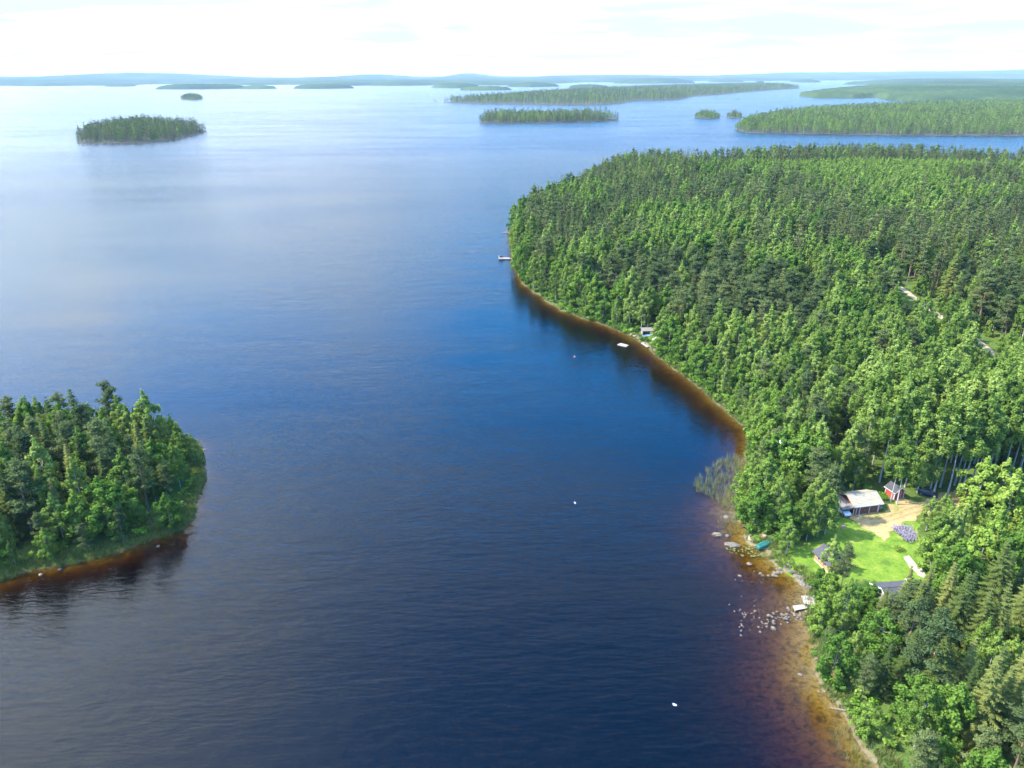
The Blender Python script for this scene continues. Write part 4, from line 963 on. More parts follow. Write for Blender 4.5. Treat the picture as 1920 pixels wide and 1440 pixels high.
def car(loc, rz, paint, label, L=4.2, W=1.75, H=1.5):
    o = empty('parked_car', loc, rz, label, 'car')       # nose towards -Y
    def ring(y, w_, z0, z1, wt): return [(-w_*.94, y, z0), (w_*.94, y, z0), (w_, y, (z0+z1)/2), (wt, y, z1), (-wt, y, z1), (-w_, y, (z0+z1)/2)]
    h = W/2
    MB().loft([ring(-L/2, h*.80, .32, .62, h*.72), ring(-L/2+.18, h*.94, .24, .74, h*.88), ring(-L/2+1.1, h, .2, .93, h*.93), ring(0, h, .2, .97, h*.95), ring(L/2-.5, h, .2, .98, h*.94), ring(L/2-.08, h*.95, .26, .93, h*.88), ring(L/2, h*.86, .36, .8, h*.78)]).build('body', paint, o, smooth=False, bevel=0.04)
    c = [[(-a, y, z), (a, y, z), (a*.98, y+d, z+.01), (-a*.98, y+d, z+.01)] for a, y, z, d in ()]
    def cab(y0, y1, w_, z): return [(-w_, y0, z), (w_, y0, z), (w_, y1, z), (-w_, y1, z)]
    MB().loft([cab(-L/2+1.15, L/2-.12, h*.92, .955), cab(-L/2+1.75, L/2-.42, h*.76, H-.05)]).build('cabin_glass', M_GLASS, o)
    MB().loft([cab(-L/2+1.72, L/2-.38, h*.78, H-.048), cab(-L/2+1.95, L/2-.62, h*.70, H+.01)]).build('roof', paint, o)
    for s_ in (-1, 1):
        for y0_, y1_, yt0, yt1 in ((-L/2+1.13, -L/2+1.25, -L/2+1.73, -L/2+1.82), (.25, .37, .25, .36), (L/2-.3, L/2-.1, L/2-.56, L/2-.4)):
            MB().loft([[(s_*h*.925, y0_, .95), (s_*h*.925+.012*s_, y0_, .95), (s_*h*.925+.012*s_, y1_, .95), (s_*h*.925, y1_, .95)], [(s_*h*.765, yt0, H-.04), (s_*h*.775+.012*s_, yt0, H-.04), (s_*h*.775+.012*s_, yt1, H-.04), (s_*h*.765, yt1, H-.04)]]).build('pillar', paint, o)
        MB().box(s_*h*.5-.16, s_*h*.5+.16, -L/2-.012, -L/2+.1, .52, .66).build('headlight', M_STEEL, o)
        MB().box(s_*h*.7-.1, s_*h*.7+.1, L/2-.08, L/2+.012, .6, .82).build('tail_lamp', M_LAMPRED, o)
        MB().box(s_*(h+.1)-.08, s_*(h+.1)+.08, -L/2+1.4, -L/2+1.5, .95, 1.08).build('mirror', paint, o)
        for y_ in (-L/2+.8, L/2-.75):
            wh = MB().tube((s_*(h-.2), y_, .31), (s_*(h+.015), y_, .31), .31, n=16).build('wheel', M_TYRE, o); MB().tube((s_*(h-.0), y_, .31), (s_*(h+.025), y_, .31), .18, n=12).build('rim', M_STEEL, wh)
    MB().box(-h*.86, h*.86, -L/2-.02, -L/2+.06, .3, .44).build('bumper', paint, o); MB().box(-.26, .26, -L/2-.03, -L/2-.021, .34, .44).build('number_plate', M_WHITE, o)
    return o
x, y = gpt(-1.45, 1.55); car((x, y, ground_z(x, y)+0.1), GR, M_CARW, 'white car parked nose out under the grey carport roof')
x, y = at(1741, 921, 2.6); car((x, y, ground_z(x, y)+0.05), R(55), M_CARD, 'dark car parked in the shade under the birches', 4.3, 1.75, 1.45)

# ------------------------------------------------------------------ red shed, sauna, house
x, y = 90.9, 147.6; SH = empty('shed', (x, y, ground_z(x+1, y+1)), R(17), 'small red shed with dark gable roof and white corner boards', 'shed')
W_, D_ = 2.8, 2.9
zr_ = 3.15
ring = [(0.1, -0.4), (W_-0.1, -0.4), (W_-0.1, 2.15), (W_/2, zr_-0.1), (0.1, 2.15)]
for ya, yb in ((0, 0.1), (D_-0.1, D_)): MB().loft([[(a, ya, b) for a, b in ring], [(a, yb, b) for a, b in ring]]).build('gable_wall', M_RED, SH)
MB().box(0, 0.1, 0.0, D_, -0.4, 2.12).build('wall', boards('red_board_side_wall', (0.44, 0.06, 0.03), 0.16, 1), SH); MB().box(W_-0.1, W_, 0.0, D_, -0.4, 2.12).build('wall', MATS['red_board_side_wall'], SH)
for s_, xe in ((1, -0.35), (-1, W_+0.35)):
    p = [(xe, -0.35, 1.93), (W_/2, -0.35, zr_+0.02), (W_/2, D_+0.3, zr_+0.02), (xe, D_+0.3, 1.93)]
    MB().slab(p if s_ > 0 else p[::-1], 0.09).build('roof_slope', M_DARKROOF, SH)
    p = [(xe, -0.39, 1.94), (W_/2, -0.39, zr_+0.03), (W_/2, -0.352, zr_+0.03), (xe, -0.352, 1.94)]; MB().slab(p if s_ > 0 else p[::-1], 0.16).build('barge_board', M_WHITE, SH)
    MB().box(xe-0.02 if s_ > 0 else xe-0.02, xe+0.02, -0.34, D_+0.3, 1.78, 1.95).build('eave_board', M_WHITE, SH)
for a, b in ((-0.03, 0.17), (W_-0.17, W_+0.03)):
    MB().box(a, b, -0.035, -0.003, -0.35, 2.1).build('corner_board', M_WHITE, SH)
MB().box(-0.035, -0.003, 0.0, 0.16, -0.35, 2.0).build('corner_board', M_WHITE, SH); MB().box(-0.035, -0.003, D_-0.16, D_, -0.35, 2.0).build('corner_board', M_WHITE, SH)
d = MB().box(1.0, 1.75, -0.05, -0.003, 0.05, 1.95).build('door', M_DOOR, SH); MB().box(1.1, 1.16, -0.1, -0.052, 0.95, 1.05).build('handle', M_BLACK, d)
for a in (0.9, 1.76): MB().box(a, a+0.09, -0.045, -0.004, 0.0, 2.02).build('door_trim', M_WHITE, SH)

pA, pB = at(1527, 1046, 1.6), at(1542, 1062, 1.4)     # the lit lake-side wall of the sauna
ang = math.atan2(pB[1]-pA[1], pB[0]-pA[0])
SA = empty('sauna', (pA[0], pA[1], ground_z(*pA)), ang, 'small timber sauna with dark felt roof and cream chimney', 'sauna')
Ls, Ds = 4.6, 4.2                                     # local x along the lake wall, local y inland
gable_walls(SA, 0, Ls, 0, Ds, 2.2, 3.3, M_LOG, base=0.32)
MB().box(-0.03, Ls+0.03, -0.03, Ds+0.03, -0.5, 0.318).build('plinth', M_BRICK, SA)
gable_roof(SA, -0.5, Ls+0.5, -0.55, Ds+0.55, 2.06, 3.4, M_DARKROOF, 0.1)
ch = MB().box(1.0, 1.55, 2.7, 3.25, 2.6, 4.1).build('chimney', M_BRICK, SA); MB().box(0.94, 1.61, 2.64, 3.31, 4.1, 4.2).build('cap', M_BLACK, ch)
for a in (0.9, 2.9): f_ = MB().box(a, a+0.8, -0.04, -0.003, 1.0, 1.75).build('window', M_WHITE, SA); MB().box(a+.07, a+.73, -0.055, -0.042, 1.07, 1.68).build('pane', M_GLASS, f_)
for a in (-0.51, Ls+0.47):
    for sgn, ye in ((1, -0.56), (-1, Ds+0.56)): MB().slab([(a, ye, 2.05), (a+.035, ye, 2.05), (a+.035, Ds/2, 3.41), (a, Ds/2, 3.41)][::sgn], 0.18).build('barge_board', M_LOG, SA)

hx, hy = at(1662, 1124, 3.4); HO = empty('house', (hx, hy-1.5, ground_z(hx+3, hy)), R(6), 'low white trimmed house with dark roof and black chimney among spruces', 'house')
gable_walls(HO, 0, 6.2, 0, 5.5, 2.5, 3.7, M_TIMBER)
gable_roof(HO, -0.5, 6.7, -0.6, 6.1, 2.35, 3.8, M_DARKROOF, 0.12)
for a in (-0.54, 6.7):
    for sgn, ye in ((1, -0.62), (-1, 6.12)): MB().slab([(a, ye, 2.36), (a+.05, ye, 2.36), (a+.05, 2.75, 3.83), (a, 2.75, 3.83)][::sgn], 0.26).build('barge_board', M_WHITE, HO)
ch = MB().box(4.6, 5.2, 2.9, 3.5, 3.2, 4.9).build('chimney', M_BLACK, HO); MB().box(4.52, 5.28, 2.82, 3.58, 4.9, 5.0).build('cap', M_WHITE, ch)
for a in (0.6, 2.6, 4.95): f_ = MB().box(a, a+1.1, -0.05, -0.003, 1.0, 2.0).build('window', M_TIMBER, HO); MB().box(a+.08, a+1.02, -0.062, -0.052, 1.08, 1.92).build('pane', M_GLASS, f_)
d = MB().box(4.05, 4.85, -0.05, -0.003, 0.05, 2.05).build('door', M_DOOR, HO); MB().box(4.12, 4.18, -0.09, -0.052, 1.0, 1.06).build('handle', M_STEEL, d)

# ------------------------------------------------------------------ jetties
def jetty(name, corners, z, n, label, legs=True, mat=M_DECK, cat_='jetty', skirt=0.12):
    """deck over four corners (photo points): planks run from edge 0-1 towards edge 3-2"""
    c = [Vector((*at(*p, z), 0)) for p in corners]; o = empty(name, (c[0].x, c[0].y, z), 0, label, cat_); c = [q-c[0] for q in c]
    for i in range(n):
        f0, f1 = (i+0.04)/n, (i+0.96)/n; a0, a1 = c[0].lerp(c[3], f0), c[0].lerp(c[3], f1); b0, b1 = c[1].lerp(c[2], f0), c[1].lerp(c[2], f1); e = rng.normal()*0.008
        mb = MB(); pts_ = [(p.x, p.y, e) for p in (a0, b0, b1, a1)]
        ar = sum(pts_[k][0]*pts_[(k+1) % 4][1]-pts_[(k+1) % 4][0]*pts_[k][1] for k in range(4))
        mb.slab(pts_ if ar > 0 else pts_[::-1], 0.05).build('plank', mat, o)
    for a, b in ((c[0].lerp(c[1], .06), c[3].lerp(c[2], .06)), (c[0].lerp(c[1], .94), c[3].lerp(c[2], .94))):
        MB().tube((a.x, a.y, -0.06-skirt/2), (b.x, b.y, -0.06-skirt/2), skirt/2+0.01, n=6).build('beam', M_TIMBER, o)
        if legs:
            for f_ in (0.1, 0.9): q = a.lerp(b, f_); MB().tube((q.x, q.y, -0.1), (q.x, q.y, -z-1.0), 0.07, n=8).build('post', M_TIMBER, o)
    return o
J1 = jetty('jetty', [(1502, 1117), (1531, 1116), (1527, 1138), (1508, 1132)], 0.55, 16, 'pale plank jetty deck joining the embankment')
J2 = jetty('jetty_platform', [(1486, 1135.5), (1508, 1133), (1516, 1139.5), (1490, 1145)], 0.4, 10, 'low pale bathing platform beside the stone shoal', cat_='platform')
def ladder(px_, py_, z, label):
    x, y = at(px_, py_, z); o = empty('bathing_ladder', (x, y, z), R(-20), label, 'ladder')
    for s_ in (-0.22, 0.22): MB().tube((s_, 0, -1.0), (s_, 0, 0.85), 0.03, n=6).build('rail', M_BLACK, o)
    for k in range(4): MB().tube((-0.22, 0, -0.7+0.3*k), (0.22, 0, -0.7+0.3*k), 0.02, n=6).build('rung', M_STEEL, o)
ladder(1507, 1124, 0.5, 'dark bathing ladder on the side of the jetty deck'); ladder(1513, 1134, 0.5, 'dark bathing ladder between jetty and low platform')
jetty('float_raft', [(1157, 646), (1164, 643), (1179, 647), (1174, 650)], 0.3, 14, 'pale wooden bathing raft floating off the cove', legs=False, cat_='raft', skirt=0.3)
jetty('cove_jetty', [(1201.5, 643), (1205, 640.6), (1221, 649), (1212, 651)], 0.45, 14, 'pale plank jetty at the sandy cove', cat_='jetty')
jetty('boardwalk', [(1186, 629), (1188, 631), (1206, 623.5), (1204, 621.5)], 0.75, 16, 'pale boardwalk leading to the boat shelter', cat_='boardwalk')
P1 = jetty('pontoon', [(935, 485.5), (955, 485.5), (955, 482.5), (935, 482.5)], 0.55, 12, 'long dark pontoon off the wooded point', mat=M_TIMBER, cat_='pontoon', skirt=0.5)
jetty('gangway', [(955.5, 485), (964, 484.8), (964, 483.8), (955.5, 483.6)], 0.6, 6, 'thin gangway between pontoon and wooded point', mat=M_TIMBER, cat_='gangway')
x, y = at(939.5, 484, 0.6); o = empty('bench', (x, y, 0.6), 0, 'dark bench standing on the pontoon end', 'bench')
for s_ in (-0.8, 0.8): MB().box(s_-.06, s_+.06, -.2, .25, 0, .45).build('leg', M_BLACK, o)
MB().box(-1.0, 1.0, -.25, .25, .45, .52).build('seat', M_BLACK, o); MB().box(-1.0, 1.0, .25, .32, .45, 1.15).build('backrest', M_BLACK, o)
x, y = at(935.8, 484, 0.6); o = empty('mooring_post', (x, y, 0.4), 0, 'white mooring post at the pontoon tip', 'post')
MB().tube((0, 0, 0), (0, 0, 1.5), 0.16, 0.14, 10).build('shaft', M_WHITE, o); MB().tube((0, 0, 1.5), (0, 0, 1.62), 0.2, 0.1, 10).build('cap', M_WHITE, o)

# ------------------------------------------------------------------ boats
def boat(p0, p1, z, label, hull, upturned, beam=1.45, name='rowing_boat', depth=0.55, lift=0.0):
    """a clinker rowing boat from stern point p0 to bow point p1 (photo points at height z)"""
    a, b = Vector((*at(*p0, z), 0)), Vector((*at(*p1, z), 0)); L = (b-a).length; mid = (a+b)/2
    o = empty(name, (mid.x, mid.y, z+lift), math.atan2(b.y-a.y, b.x-a.x), label, 'boat')
    rings, n = [], 12
    for k in range(n+1):
        f_ = k/n; x_ = -L/2+L*f_; w_ = beam/2*max(0.04, (math.sin(math.pi*(0.22+0.78*f_)))**0.65) if f_ > 0.02 else beam/2*0.68; sh = 0.16*(2*f_-1)**2*(1.6 if f_ > .5 else .6); kd = depth*(1-0.75*max(0, f_-0.78)/0.22)
        rings.append([(x_, w_*math.sin(t_), (depth+sh)-(kd+sh)*abs(math.cos(t_))**0.7) for t_ in np.linspace(-math.pi/2, math.pi/2, 9)])
    if upturned: rings = [[(p[0], -p[1], depth+0.16-p[2]) for p in r] for r in rings]
    h = MB().loft(rings, closed=False, caps=False).build('hull', hull, o, smooth=True); md = h.modifiers.new('thickness', 'SOLIDIFY'); md.thickness = 0.04
    MB().poly([rings[0][i] for i in range(9)]).build('transom', hull, o)
    for side in (0, 8):
        g_ = MB()
        for k in range(n): g_.tube(rings[k][side], rings[k+1][side], 0.035, n=5, cap=False)
        g_.build('gunwale', M_WHITE if not upturned else hull, o)
    g_ = MB()
    for k in range(n):
        q = lambda r: (r[4][0], r[4][1], r[4][2]+(0.03 if upturned else -0.03))
        g_.tube(q(rings[k]), q(rings[k+1]), 0.045, n=5, cap=False)
    g_.build('keel', hull, o)
    if not upturned:
        for f_ in (0.25, 0.5, 0.72): r = rings[int(f_*n)]; MB().box(r[0][0]-.13, r[0][0]+.13, -abs(r[0][1])*.93, abs(r[0][1])*.93, depth*.62, depth*.62+.04).build('thwart', M_DECK, o)
    return o
boat((1419, 1029), (1453, 1013), 0.45, 'turquoise green rowing boat upturned on the grass by the reeds', M_GREENB, True, 1.6, lift=0.05)
x, y = at(1443, 1026, 0.3); o = empty('slipway', (x, y, 0.25), math.atan2(0.9, 4.0), 'pale plank slipway lying beside the green boat', 'slipway')
for k in range(3): MB().box(-1.9, 1.9, -0.36+k*0.25, -0.36+k*0.25+0.22, 0, 0.05).build('plank', M_DECK, o)
for k in (-1.4, 1.3): MB().box(k, k+.12, -0.4, 0.4, -0.35, -0.001).build('bearer', M_TIMBER, o)
boat((1205.5, 632.5), (1224, 630.5), 0.75, 'blue and white rowing boat beside the boat shelter', M_BLUEB, False, 1.5, lift=0.05)
boat((1225.5, 640), (1232, 634), 0.9, 'white dinghy upturned on the cove lawn', M_WHITE, True, 1.7, lift=0.05)
x, y = at(1214, 628.5, 0.8); BS = empty('boat_shelter', (x, y, ground_z(x, y)), R(4), 'open timber boat shelter with weathered roof at the cove', 'shelter')
for a in (-1.9, 0, 1.9):
    for b in (-0.1, 2.3): MB().box(a-.07, a+.07, b-.07, b+.07, -0.3, 1.7 if b < 1 else 2.0).build('post', M_TIMBER, BS)
MB().slab([(-2.3, -0.5, 1.72), (2.3, -0.5, 1.72), (2.3, 2.8, 2.16), (-2.3, 2.8, 2.16)], 0.08).build('roof', M_GREYROOF, BS)
MB().box(-2.0, 2.0, 2.4, 2.46, -0.2, 1.98).build('back_wall', M_TIMBER, BS); MB().box(-2.04, -1.98, 0, 2.38, -0.2, 1.6).build('side_wall', M_TIMBER, BS)

# ------------------------------------------------------------------ buoy, gulls, pole, fallen tree
x, y = at(1077, 669); o = empty('mooring_buoy', (x, y, 0.0), 0, 'orange mooring buoy floating off the bathing raft', 'buoy'); o.scale = (0.7, 0.7, 0.7)
MB().loft([[(r_*math.cos(a), r_*math.sin(a), z_) for a in np.arange(12)*math.pi/6] for r_, z_ in ((.12, -.3), (.33, -.15), (.42, .05), (.36, .27), (.15, .4))]).build('float', M_ORANGE, o, smooth=True)
MB().tube((0, 0, .4), (0, 0, .55), .05, .04, 8).build('eye', M_STEEL, o)
def gull(p, z, rz, bank, label, k=1.0):
    x, y = at(*p, z); o = empty('gull', (x, y, z), rz, label, 'bird'); o.rotation_euler = (bank, 0, rz); o.scale = (k, k, k)
    MB().loft([[(x_, r_*math.cos(a), z_+r_*.9*math.sin(a)) for a in np.arange(10)*math.pi/5] for x_, r_, z_ in ((-.3, .012, .03), (-.2, .05, .02), (-.02, .085, 0), (.12, .075, .01), (.2, .05, .035), (.26, .052, .05), (.31, .03, .045), (.335, .01, .04))]).build('body', M_FEATHER, o, smooth=True)
    for s_ in (-1, 1):
        MB().loft([[(.12, .05*s_, .05), (-.1, .05*s_, .05), (-.1, .05*s_, .03), (.12, .05*s_, .03)], [(.17, .32*s_, .16), (-.05, .32*s_, .16), (-.05, .32*s_, .145), (.17, .32*s_, .145)], [(.02, .72*s_, .10), (-.08, .72*s_, .10), (-.08, .72*s_, .095), (.02, .72*s_, .095)]]).build('wing', M_WING, o)
    MB().loft([[(-.26, -.03, .04), (-.26, .03, .04), (-.26, .03, .03), (-.26, -.03, .03)], [(-.42, -.08, .035), (-.42, .08, .035), (-.42, .08, .028), (-.42, -.08, .028)]]).build('tail', M_FEATHER, o)
    MB().tube((.33, 0, .04), (.39, 0, .03), .012, .004, 6).build('beak', M_ORANGE, o)
gull((1265, 1322), 2.0, R(200), R(25), 'white gull gliding low over the open dark water', 0.85)
gull((1463, 829), 22.0, R(170), R(-15), 'white gull flying above the trees by the reed bed', 0.75)
gull((1078, 943), 1.2, R(20), R(10), 'white gull skimming the water far out in the bay', 0.6)
x, y = at(1507, 497, 15.5); gz_ = ground_z(x, y); o = empty('power_pole', (x, y, gz_), R(25), 'grey power pole with crossarm rising from the forest', 'pole')
hp = 15.5-gz_; MB().tube((0, 0, -0.5), (0, 0, hp), 0.17, 0.11, 8).build('shaft', M_STEEL, o); MB().box(-1.1, 1.1, -.07, .07, hp-.5, hp-.36).build('crossarm', M_STEEL, o)
for a in (-1.0, 0, 1.0): MB().tube((a, 0, hp-.36 if a else hp), (a, 0, hp-.1 if a else hp+.25), .06, .04, 8).build('insulator', M_WHITE, o)
x, y = at(1594, 1331, 0.6); o = empty('fallen_tree', (x, y, 0.35), R(160), 'grey dead tree fallen from the bank into the water', 'dead tree')
MB().tube((-1.5, 0, .2), (3.2, 0.3, -.1), .13, .04, 8).build('trunk', M_TIMBER, o)
for k in range(12):
    f_ = 0.3+0.7*k/12; a = rng.random()*3.0-1.5; s_ = 1 if k % 2 else -1; MB().tube((-1.5+4.7*f_, .3*f_, .2-.3*f_), (-1.5+4.7*f_+.5, .3*f_+s_*(.5+.6*rng.random()), .1+.5*rng.random()), .03, .008, 5).build('branch', M_TIMBER, o)

# ------------------------------------------------------------------ islands and far shores
FX = {}
for i, (k, _) in enumerate(FAR): FX.setdefault(k, []).append(i)
def land_h(P, hill, slope=0.05, edge=0.6):
    def f(x, y):
        d = sdist(P, x, y) + 2.0*wob(x, y, 11, 1.0)
        return np.where(d > 0, edge*np.clip(d/3, 0.1, 1) + np.minimum(d*slope, hill)*(0.8+0.2*wob(x, y, 60)), np.maximum(d*0.2, -3.0))
    return f
def noisy_ellipse(cx, cy_, a, b, n=36, k=0.12, ph=0.0):
    out = []
    for i in range(n):
        th = 2*math.pi*i/n; s_ = 1+k*math.sin(2*th+ph)+k*0.7*math.sin(3*th+ph*2.3)+k*0.4*math.sin(7*th+ph)
        out.append((cx+a*s_*math.cos(th), cy_+b*s_*math.sin(th)))
    return out
def island(name, P, hill, sp, hr, wts, label_g, label_f, slope=0.05, big=1.0, minD=-1.5):
    P = np.array(P); x0, y0 = P.min(0)-12; x1, y1 = P.max(0)+12; f = land_h(P, hill, slope)
    n = int(min(120, max(14, (x1-x0)/8))); n2 = int(min(120, max(14, (y1-y0)/8)))
    tag(grid_sheet(name, x0, x1, y0, y1, n, n2, f, M_FARISLE, lambda Z: Z > -2.9), label_g, 'island', kind='structure')
    X, Y = jitter_grid(x0, x1, y0, y1, sp); D = sdist(P, X, Y); ok = (D > minD) & (np.abs(X)/Y < 0.95); X, Y, D = X[ok], Y[ok], D[ok]; Z = f(X, Y)
    pa = wob(X, Y, 55, 2.0)
    items = []
    for x, y, z, d, a in zip(X, Y, Z, D, pa):
        if rng.random() < 0.12: continue
        w_ = dict(wts)
        if a > 0.15: w_['birch_tree'] = w_.get('birch_tree', 1)*2.5
        k = choose(w_); h = rng.uniform(*hr)*(0.75 if d < 10 else 1.0)*rng.choice([0.62, 0.85, 1.0, 1.05, 1.22], p=[.14, .24, .3, .2, .12])
        if k == 'alder_tree': h *= 0.75
        items.append((k, x, y, z, h*big, None))
    forest(name.replace('_ground', '_forest'), items, label_f, FAR, FX)

a0 = at(265, 262)
island('lone_island_ground', pxpoly([(146, 268), (200, 269), (260, 268), (320, 264), (345, 258), (375, 251), (388, 246), (372, 243), (330, 240), (280, 237), (220, 240), (170, 247), (148, 258)]), 9, 6.4, (15, 21),
       dict(pine_tree=5, spruce_tree=5, birch_tree=0.4, alder_tree=0.3), 'low ground of the lone dome shaped island', 'dark wood covering the lone dome shaped island', 0.09)
island('long_island_ground', pxpoly([(899, 230), (940, 231), (1000, 230), (1060, 229), (1120, 228), (1160, 226), (1158, 224), (1100, 222), (1000, 222), (930, 222), (903, 225)]), 2.5, 6.4, (14, 22),
       dict(pine_tree=4, spruce_tree=2.5, birch_tree=1.2, alder_tree=1), 'narrow ground of the long slender island', 'wood covering the long slender island')
island('point_ground', pxpoly([(1378, 244), (1400, 249), (1490, 250.5), (1620, 253), (1700, 254), (1920, 255), (2160, 258), (2160, 203), (1900, 200), (1700, 203), (1600, 207), (1500, 214), (1440, 222), (1392, 233)]), 7, 7.2, (14, 20),
       dict(pine_tree=2.2, spruce_tree=1.4, birch_tree=3, alder_tree=0.5), 'ground of the wooded point across the channel', 'sunlit forest on the point across the channel', 0.03)
island('islet_pair_ground', pxpoly([(1303, 221), (1330, 223), (1350, 222), (1346, 219), (1320, 217.5), (1305, 218.5)]), 1.5, 5.5, (12, 16),
       dict(pine_tree=2, birch_tree=2, alder_tree=1), 'low islet beside the point across the channel', 'trees on the low islet beside the point')
island('islet_ground', pxpoly([(1362, 221), (1388, 221.5), (1390, 218), (1365, 217.5)]), 1.0, 6.0, (11, 15),
       dict(pine_tree=2, birch_tree=1, alder_tree=1), 'tiny islet off the point across the channel', 'trees on the tiny islet off the point')
island('broad_island_ground', pxpoly([(828, 192), (880, 195), (950, 196), (1010, 197), (1070, 198), (1130, 197), (1160, 195), (1190, 190), (1240, 189.5), (1275, 187), (1300, 181), (1350, 178), (1400, 173), (1450, 169), (1500, 166),
       (1470, 161), (1380, 161), (1250, 165), (1100, 171), (1000, 178), (900, 186)]), 9, 13, (15, 21), dict(pine_tree=3, spruce_tree=2.5, birch_tree=1.2), 'ground of the broad island in the middle of the lake', 'forest over the broad island in the middle of the lake', 0.03, 1.15)
island('speck_island_ground', pxpoly([(340, 186.5), (360, 188), (380, 186.5), (375, 183.5), (345, 183.5)]), 3, 7.5, (15, 20), dict(pine_tree=3, birch_tree=2), 'small round islet in the open lake', 'trees on the small round islet in the open lake', 0.08)
for (px_, py_, s_), lb in (((815, 191, 10), 'tree clad rock by the tip of the broad island'), ((1383, 187, 9), 'tree clad rock in the bay of the broad island'), ((1046, 166.5, 16), 'tree clad rock in the far strait')):
    c = at(px_, py_); island('rock_islet_ground', noisy_ellipse(c[0], c[1], s_, s_*0.8), 1.2, 6.5, (10, 15), dict(pine_tree=2, spruce_tree=1), 'bare edge of the ' + lb, 'trees on the ' + lb)

# far country: a closed canopy seen from kilometres away
m, t = newmat('distant_canopy')
g = t.new('ShaderNodeNewGeometry'); P = g.outputs['Position']
a = t.noise(t.mapping(P, (1, 0.6, 1)), 0.0022, 4, 0.6); b = t.noise(P, 0.03, 4, 0.7)
cc = t.ramp(t.math('ADD', t.math('MULTIPLY', a, 0.6), t.math('MULTIPLY', b, 0.4)), [(0.35, (0.018, 0.036, 0.016)), (0.5, (0.030, 0.052, 0.020)), (0.62, (0.055, 0.082, 0.026)), (0.75, (0.10, 0.115, 0.04))])
d_ = t.new('ShaderNodeBsdfDiffuse', ins={0: cc}); t.new('ShaderNodeOutputMaterial', ins={0: d_}); M_CANOPY = m

def canopy(name, P, hill, step, label, hf=None, tree=14.0, ramp=40.0, nmax=400):
    P = np.array(P); x0, y0 = P.min(0)-step; x1, y1 = P.max(0)+step
    def f(x, y):
        d = sdist(P, x, y) + step*0.6*wob(x, y, step*3.0)
        z = tree*np.clip(d/(step*0.8), 0, 1) + hill*np.clip(d/(ramp*20), 0, 1)*(0.55+0.45*wob(x, y, 900, 1.3)) + rng.normal(size=x.shape)*2.2
        if hf is not None: z = z + hf(x, y)*np.clip(d/400, 0, 1)
        return np.where(d > 0, np.maximum(z, 1.0), -4.0)
    nx = int(min(nmax, max(8, (x1-x0)/step))); ny = int(min(nmax, max(6, (y1-y0)/step)))
    o = grid_sheet(name, x0, x1, y0, y1, nx, ny, f, M_CANOPY, lambda Z: Z > 0)
    return tag(o, label, 'land', kind='structure')

def isle_px(x0, x1, yb, depth, ph=0.0):
    a, b = at(x0, yb), at(x1, yb); cx, w_ = (a[0]+b[0])/2, abs(b[0]-a[0])/2; return noisy_ellipse(cx, (a[1]+b[1])/2+depth, w_, depth, 40, 0.07, ph)
for i, (x0, x1, yb, dp, hl, lb) in enumerate([(278, 428, 167.5, 240, 5, 'long dark island before the hazy shore'), (448, 503, 167, 150, 3, 'short dark island before the hazy shore'), (538, 650, 166.5, 200, 6, 'pale low island before the hazy shore'),
        (803, 900, 165, 260, 8, 'rounded island before the hilly shore'), (862, 954, 169.5, 180, 5, 'dark island tucked before the hilly shore'), (188, 234, 162.5, 160, 4, 'small island hugging the hazy shore'),
        (1068, 1150, 166, 160, 9, 'island behind the broad island'), (1500, 1556, 154.5, 300, 8, 'dark island in the far strait'), (1420, 1436, 155, 60, 2, 'tiny island in the far strait')]):
    canopy('far_island', isle_px(x0, x1, yb, dp, i*1.7), 10+2.2*hl, 20, lb, ramp=6, tree=15)
canopy('wooded_headland', pxpoly([(1498, 180), (1530, 184), (1600, 184.5), (1640, 183), (1665, 188), (1750, 191), (1920, 193), (2150, 196), (2150, 162), (1900, 162), (1700, 160.5), (1640, 163), (1590, 168), (1540, 173)]), 26, 13, 'green wooded headland beyond the channel', tree=16.0, nmax=330, ramp=18)
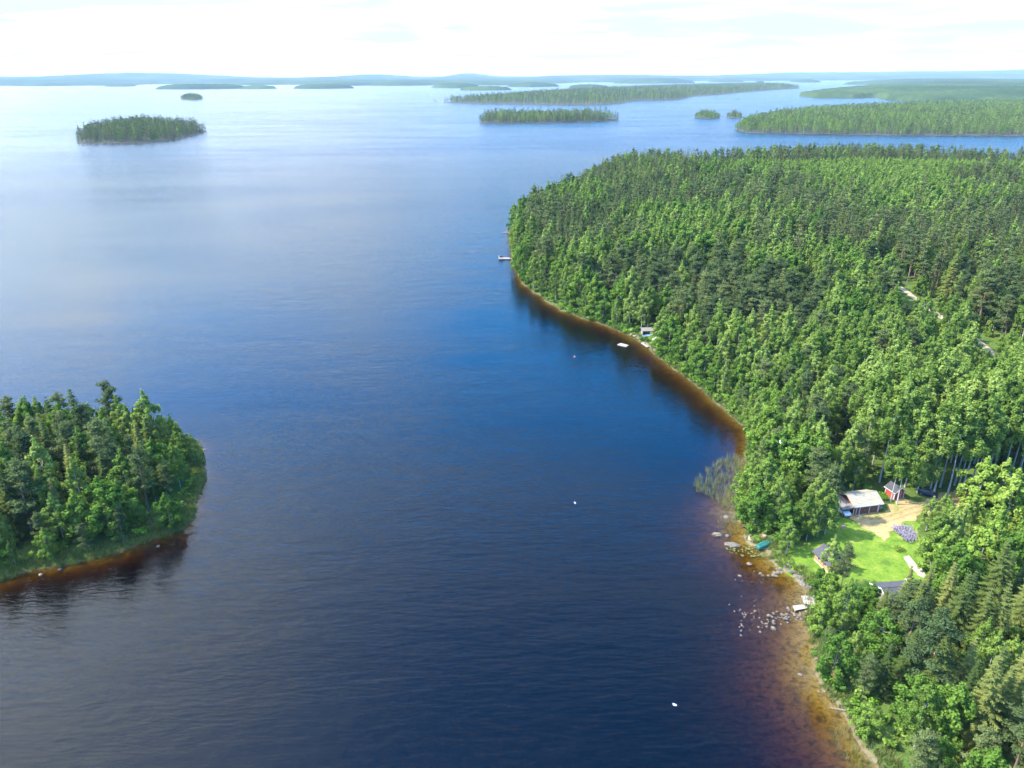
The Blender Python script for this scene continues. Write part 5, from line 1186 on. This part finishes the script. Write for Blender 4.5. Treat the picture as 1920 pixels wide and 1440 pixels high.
for x0, x1, yb, dp, lb in ((690, 800, 161, 420, 'low wooded cape before the hilly shore'), (950, 1050, 163, 300, 'wooded cape beside the far strait'), (1150, 1330, 156.5, 420, 'long low island beyond the broad island'), (1660, 1790, 157.5, 350, 'wooded cape behind the green headland'), (1780, 2000, 155, 420, 'pale cape under the horizon hills'), (1340, 1410, 154, 300, 'short island under the horizon hills'), (20, 130, 161.5, 350, 'wooded cape below the hazy hills'), (600, 690, 161, 300, 'dark cape beside the pale low island')):
    canopy('far_cape', isle_px(x0, x1, yb, dp, x0*0.01), 34, 26, lb, ramp=10, tree=15)
canopy('outer_headland', pxpoly([(1580, 158.5), (1700, 160), (1920, 160.5), (2150, 161), (2150, 152), (1800, 152), (1650, 154.5), (1600, 156)]), 40, 34, 'pale headland beyond the green one', tree=16.0, ramp=20)
def hills(x, y):
    def b(px_, dist, w_, h_): cx = (px_-960)/FPX*dist/0.919; return h_*np.exp(-(((x-cx)/w_)**2+((y-dist)/2600)**2))
    return b(390, 14000, 1100, 84) + b(740, 15000, 700, 84) + b(890, 15500, 420, 90) + b(1150, 15000, 1500, 40) + b(1500, 16000, 2200, 66) + b(1800, 15500, 2400, 95) + b(1950, 13000, 1800, 40) + b(150, 12500, 2600, 44) + b(60, 16000, 3000, 52) + 10*wob(x, y, 800) + 6*wob(x, y, 330, 2)
canopy('far_shore', pxpoly([(-350, 162.5), (-100, 161.5), (60, 161), (230, 160.5), (285, 158), (420, 157.5), (450, 160), (520, 159), (650, 159.5), (700, 159.5), (780, 158.5), (860, 160), (960, 160), (1040, 157), (1100, 154), (1180, 154.5), (1300, 152), (1420, 152),
        (1540, 151), (1650, 150), (1800, 150), (1920, 149), (2250, 148)]) + [(21000, 24000), (-21000, 24000)], 42, 62, 'hazy blue forested shore and hills along the horizon', hills, nmax=460)

# ------------------------------------------------------------------ haze
m, t = newmat('summer_haze')
pv = t.new('ShaderNodeVolumePrincipled', ins={'Color': (0.62, 0.82, 1.0, 1), 'Density': 3.4e-5, 'Anisotropy': 0.0})
o_ = t.new('ShaderNodeOutputMaterial'); t.l.new(pv.outputs[0], o_.inputs['Volume'])
hz = MB().box(-39000, 39000, -2600, 59000, -9.0, 240.0).build('haze', m); tag(hz, 'thin blue summer haze over the lake', 'haze', kind='stuff')
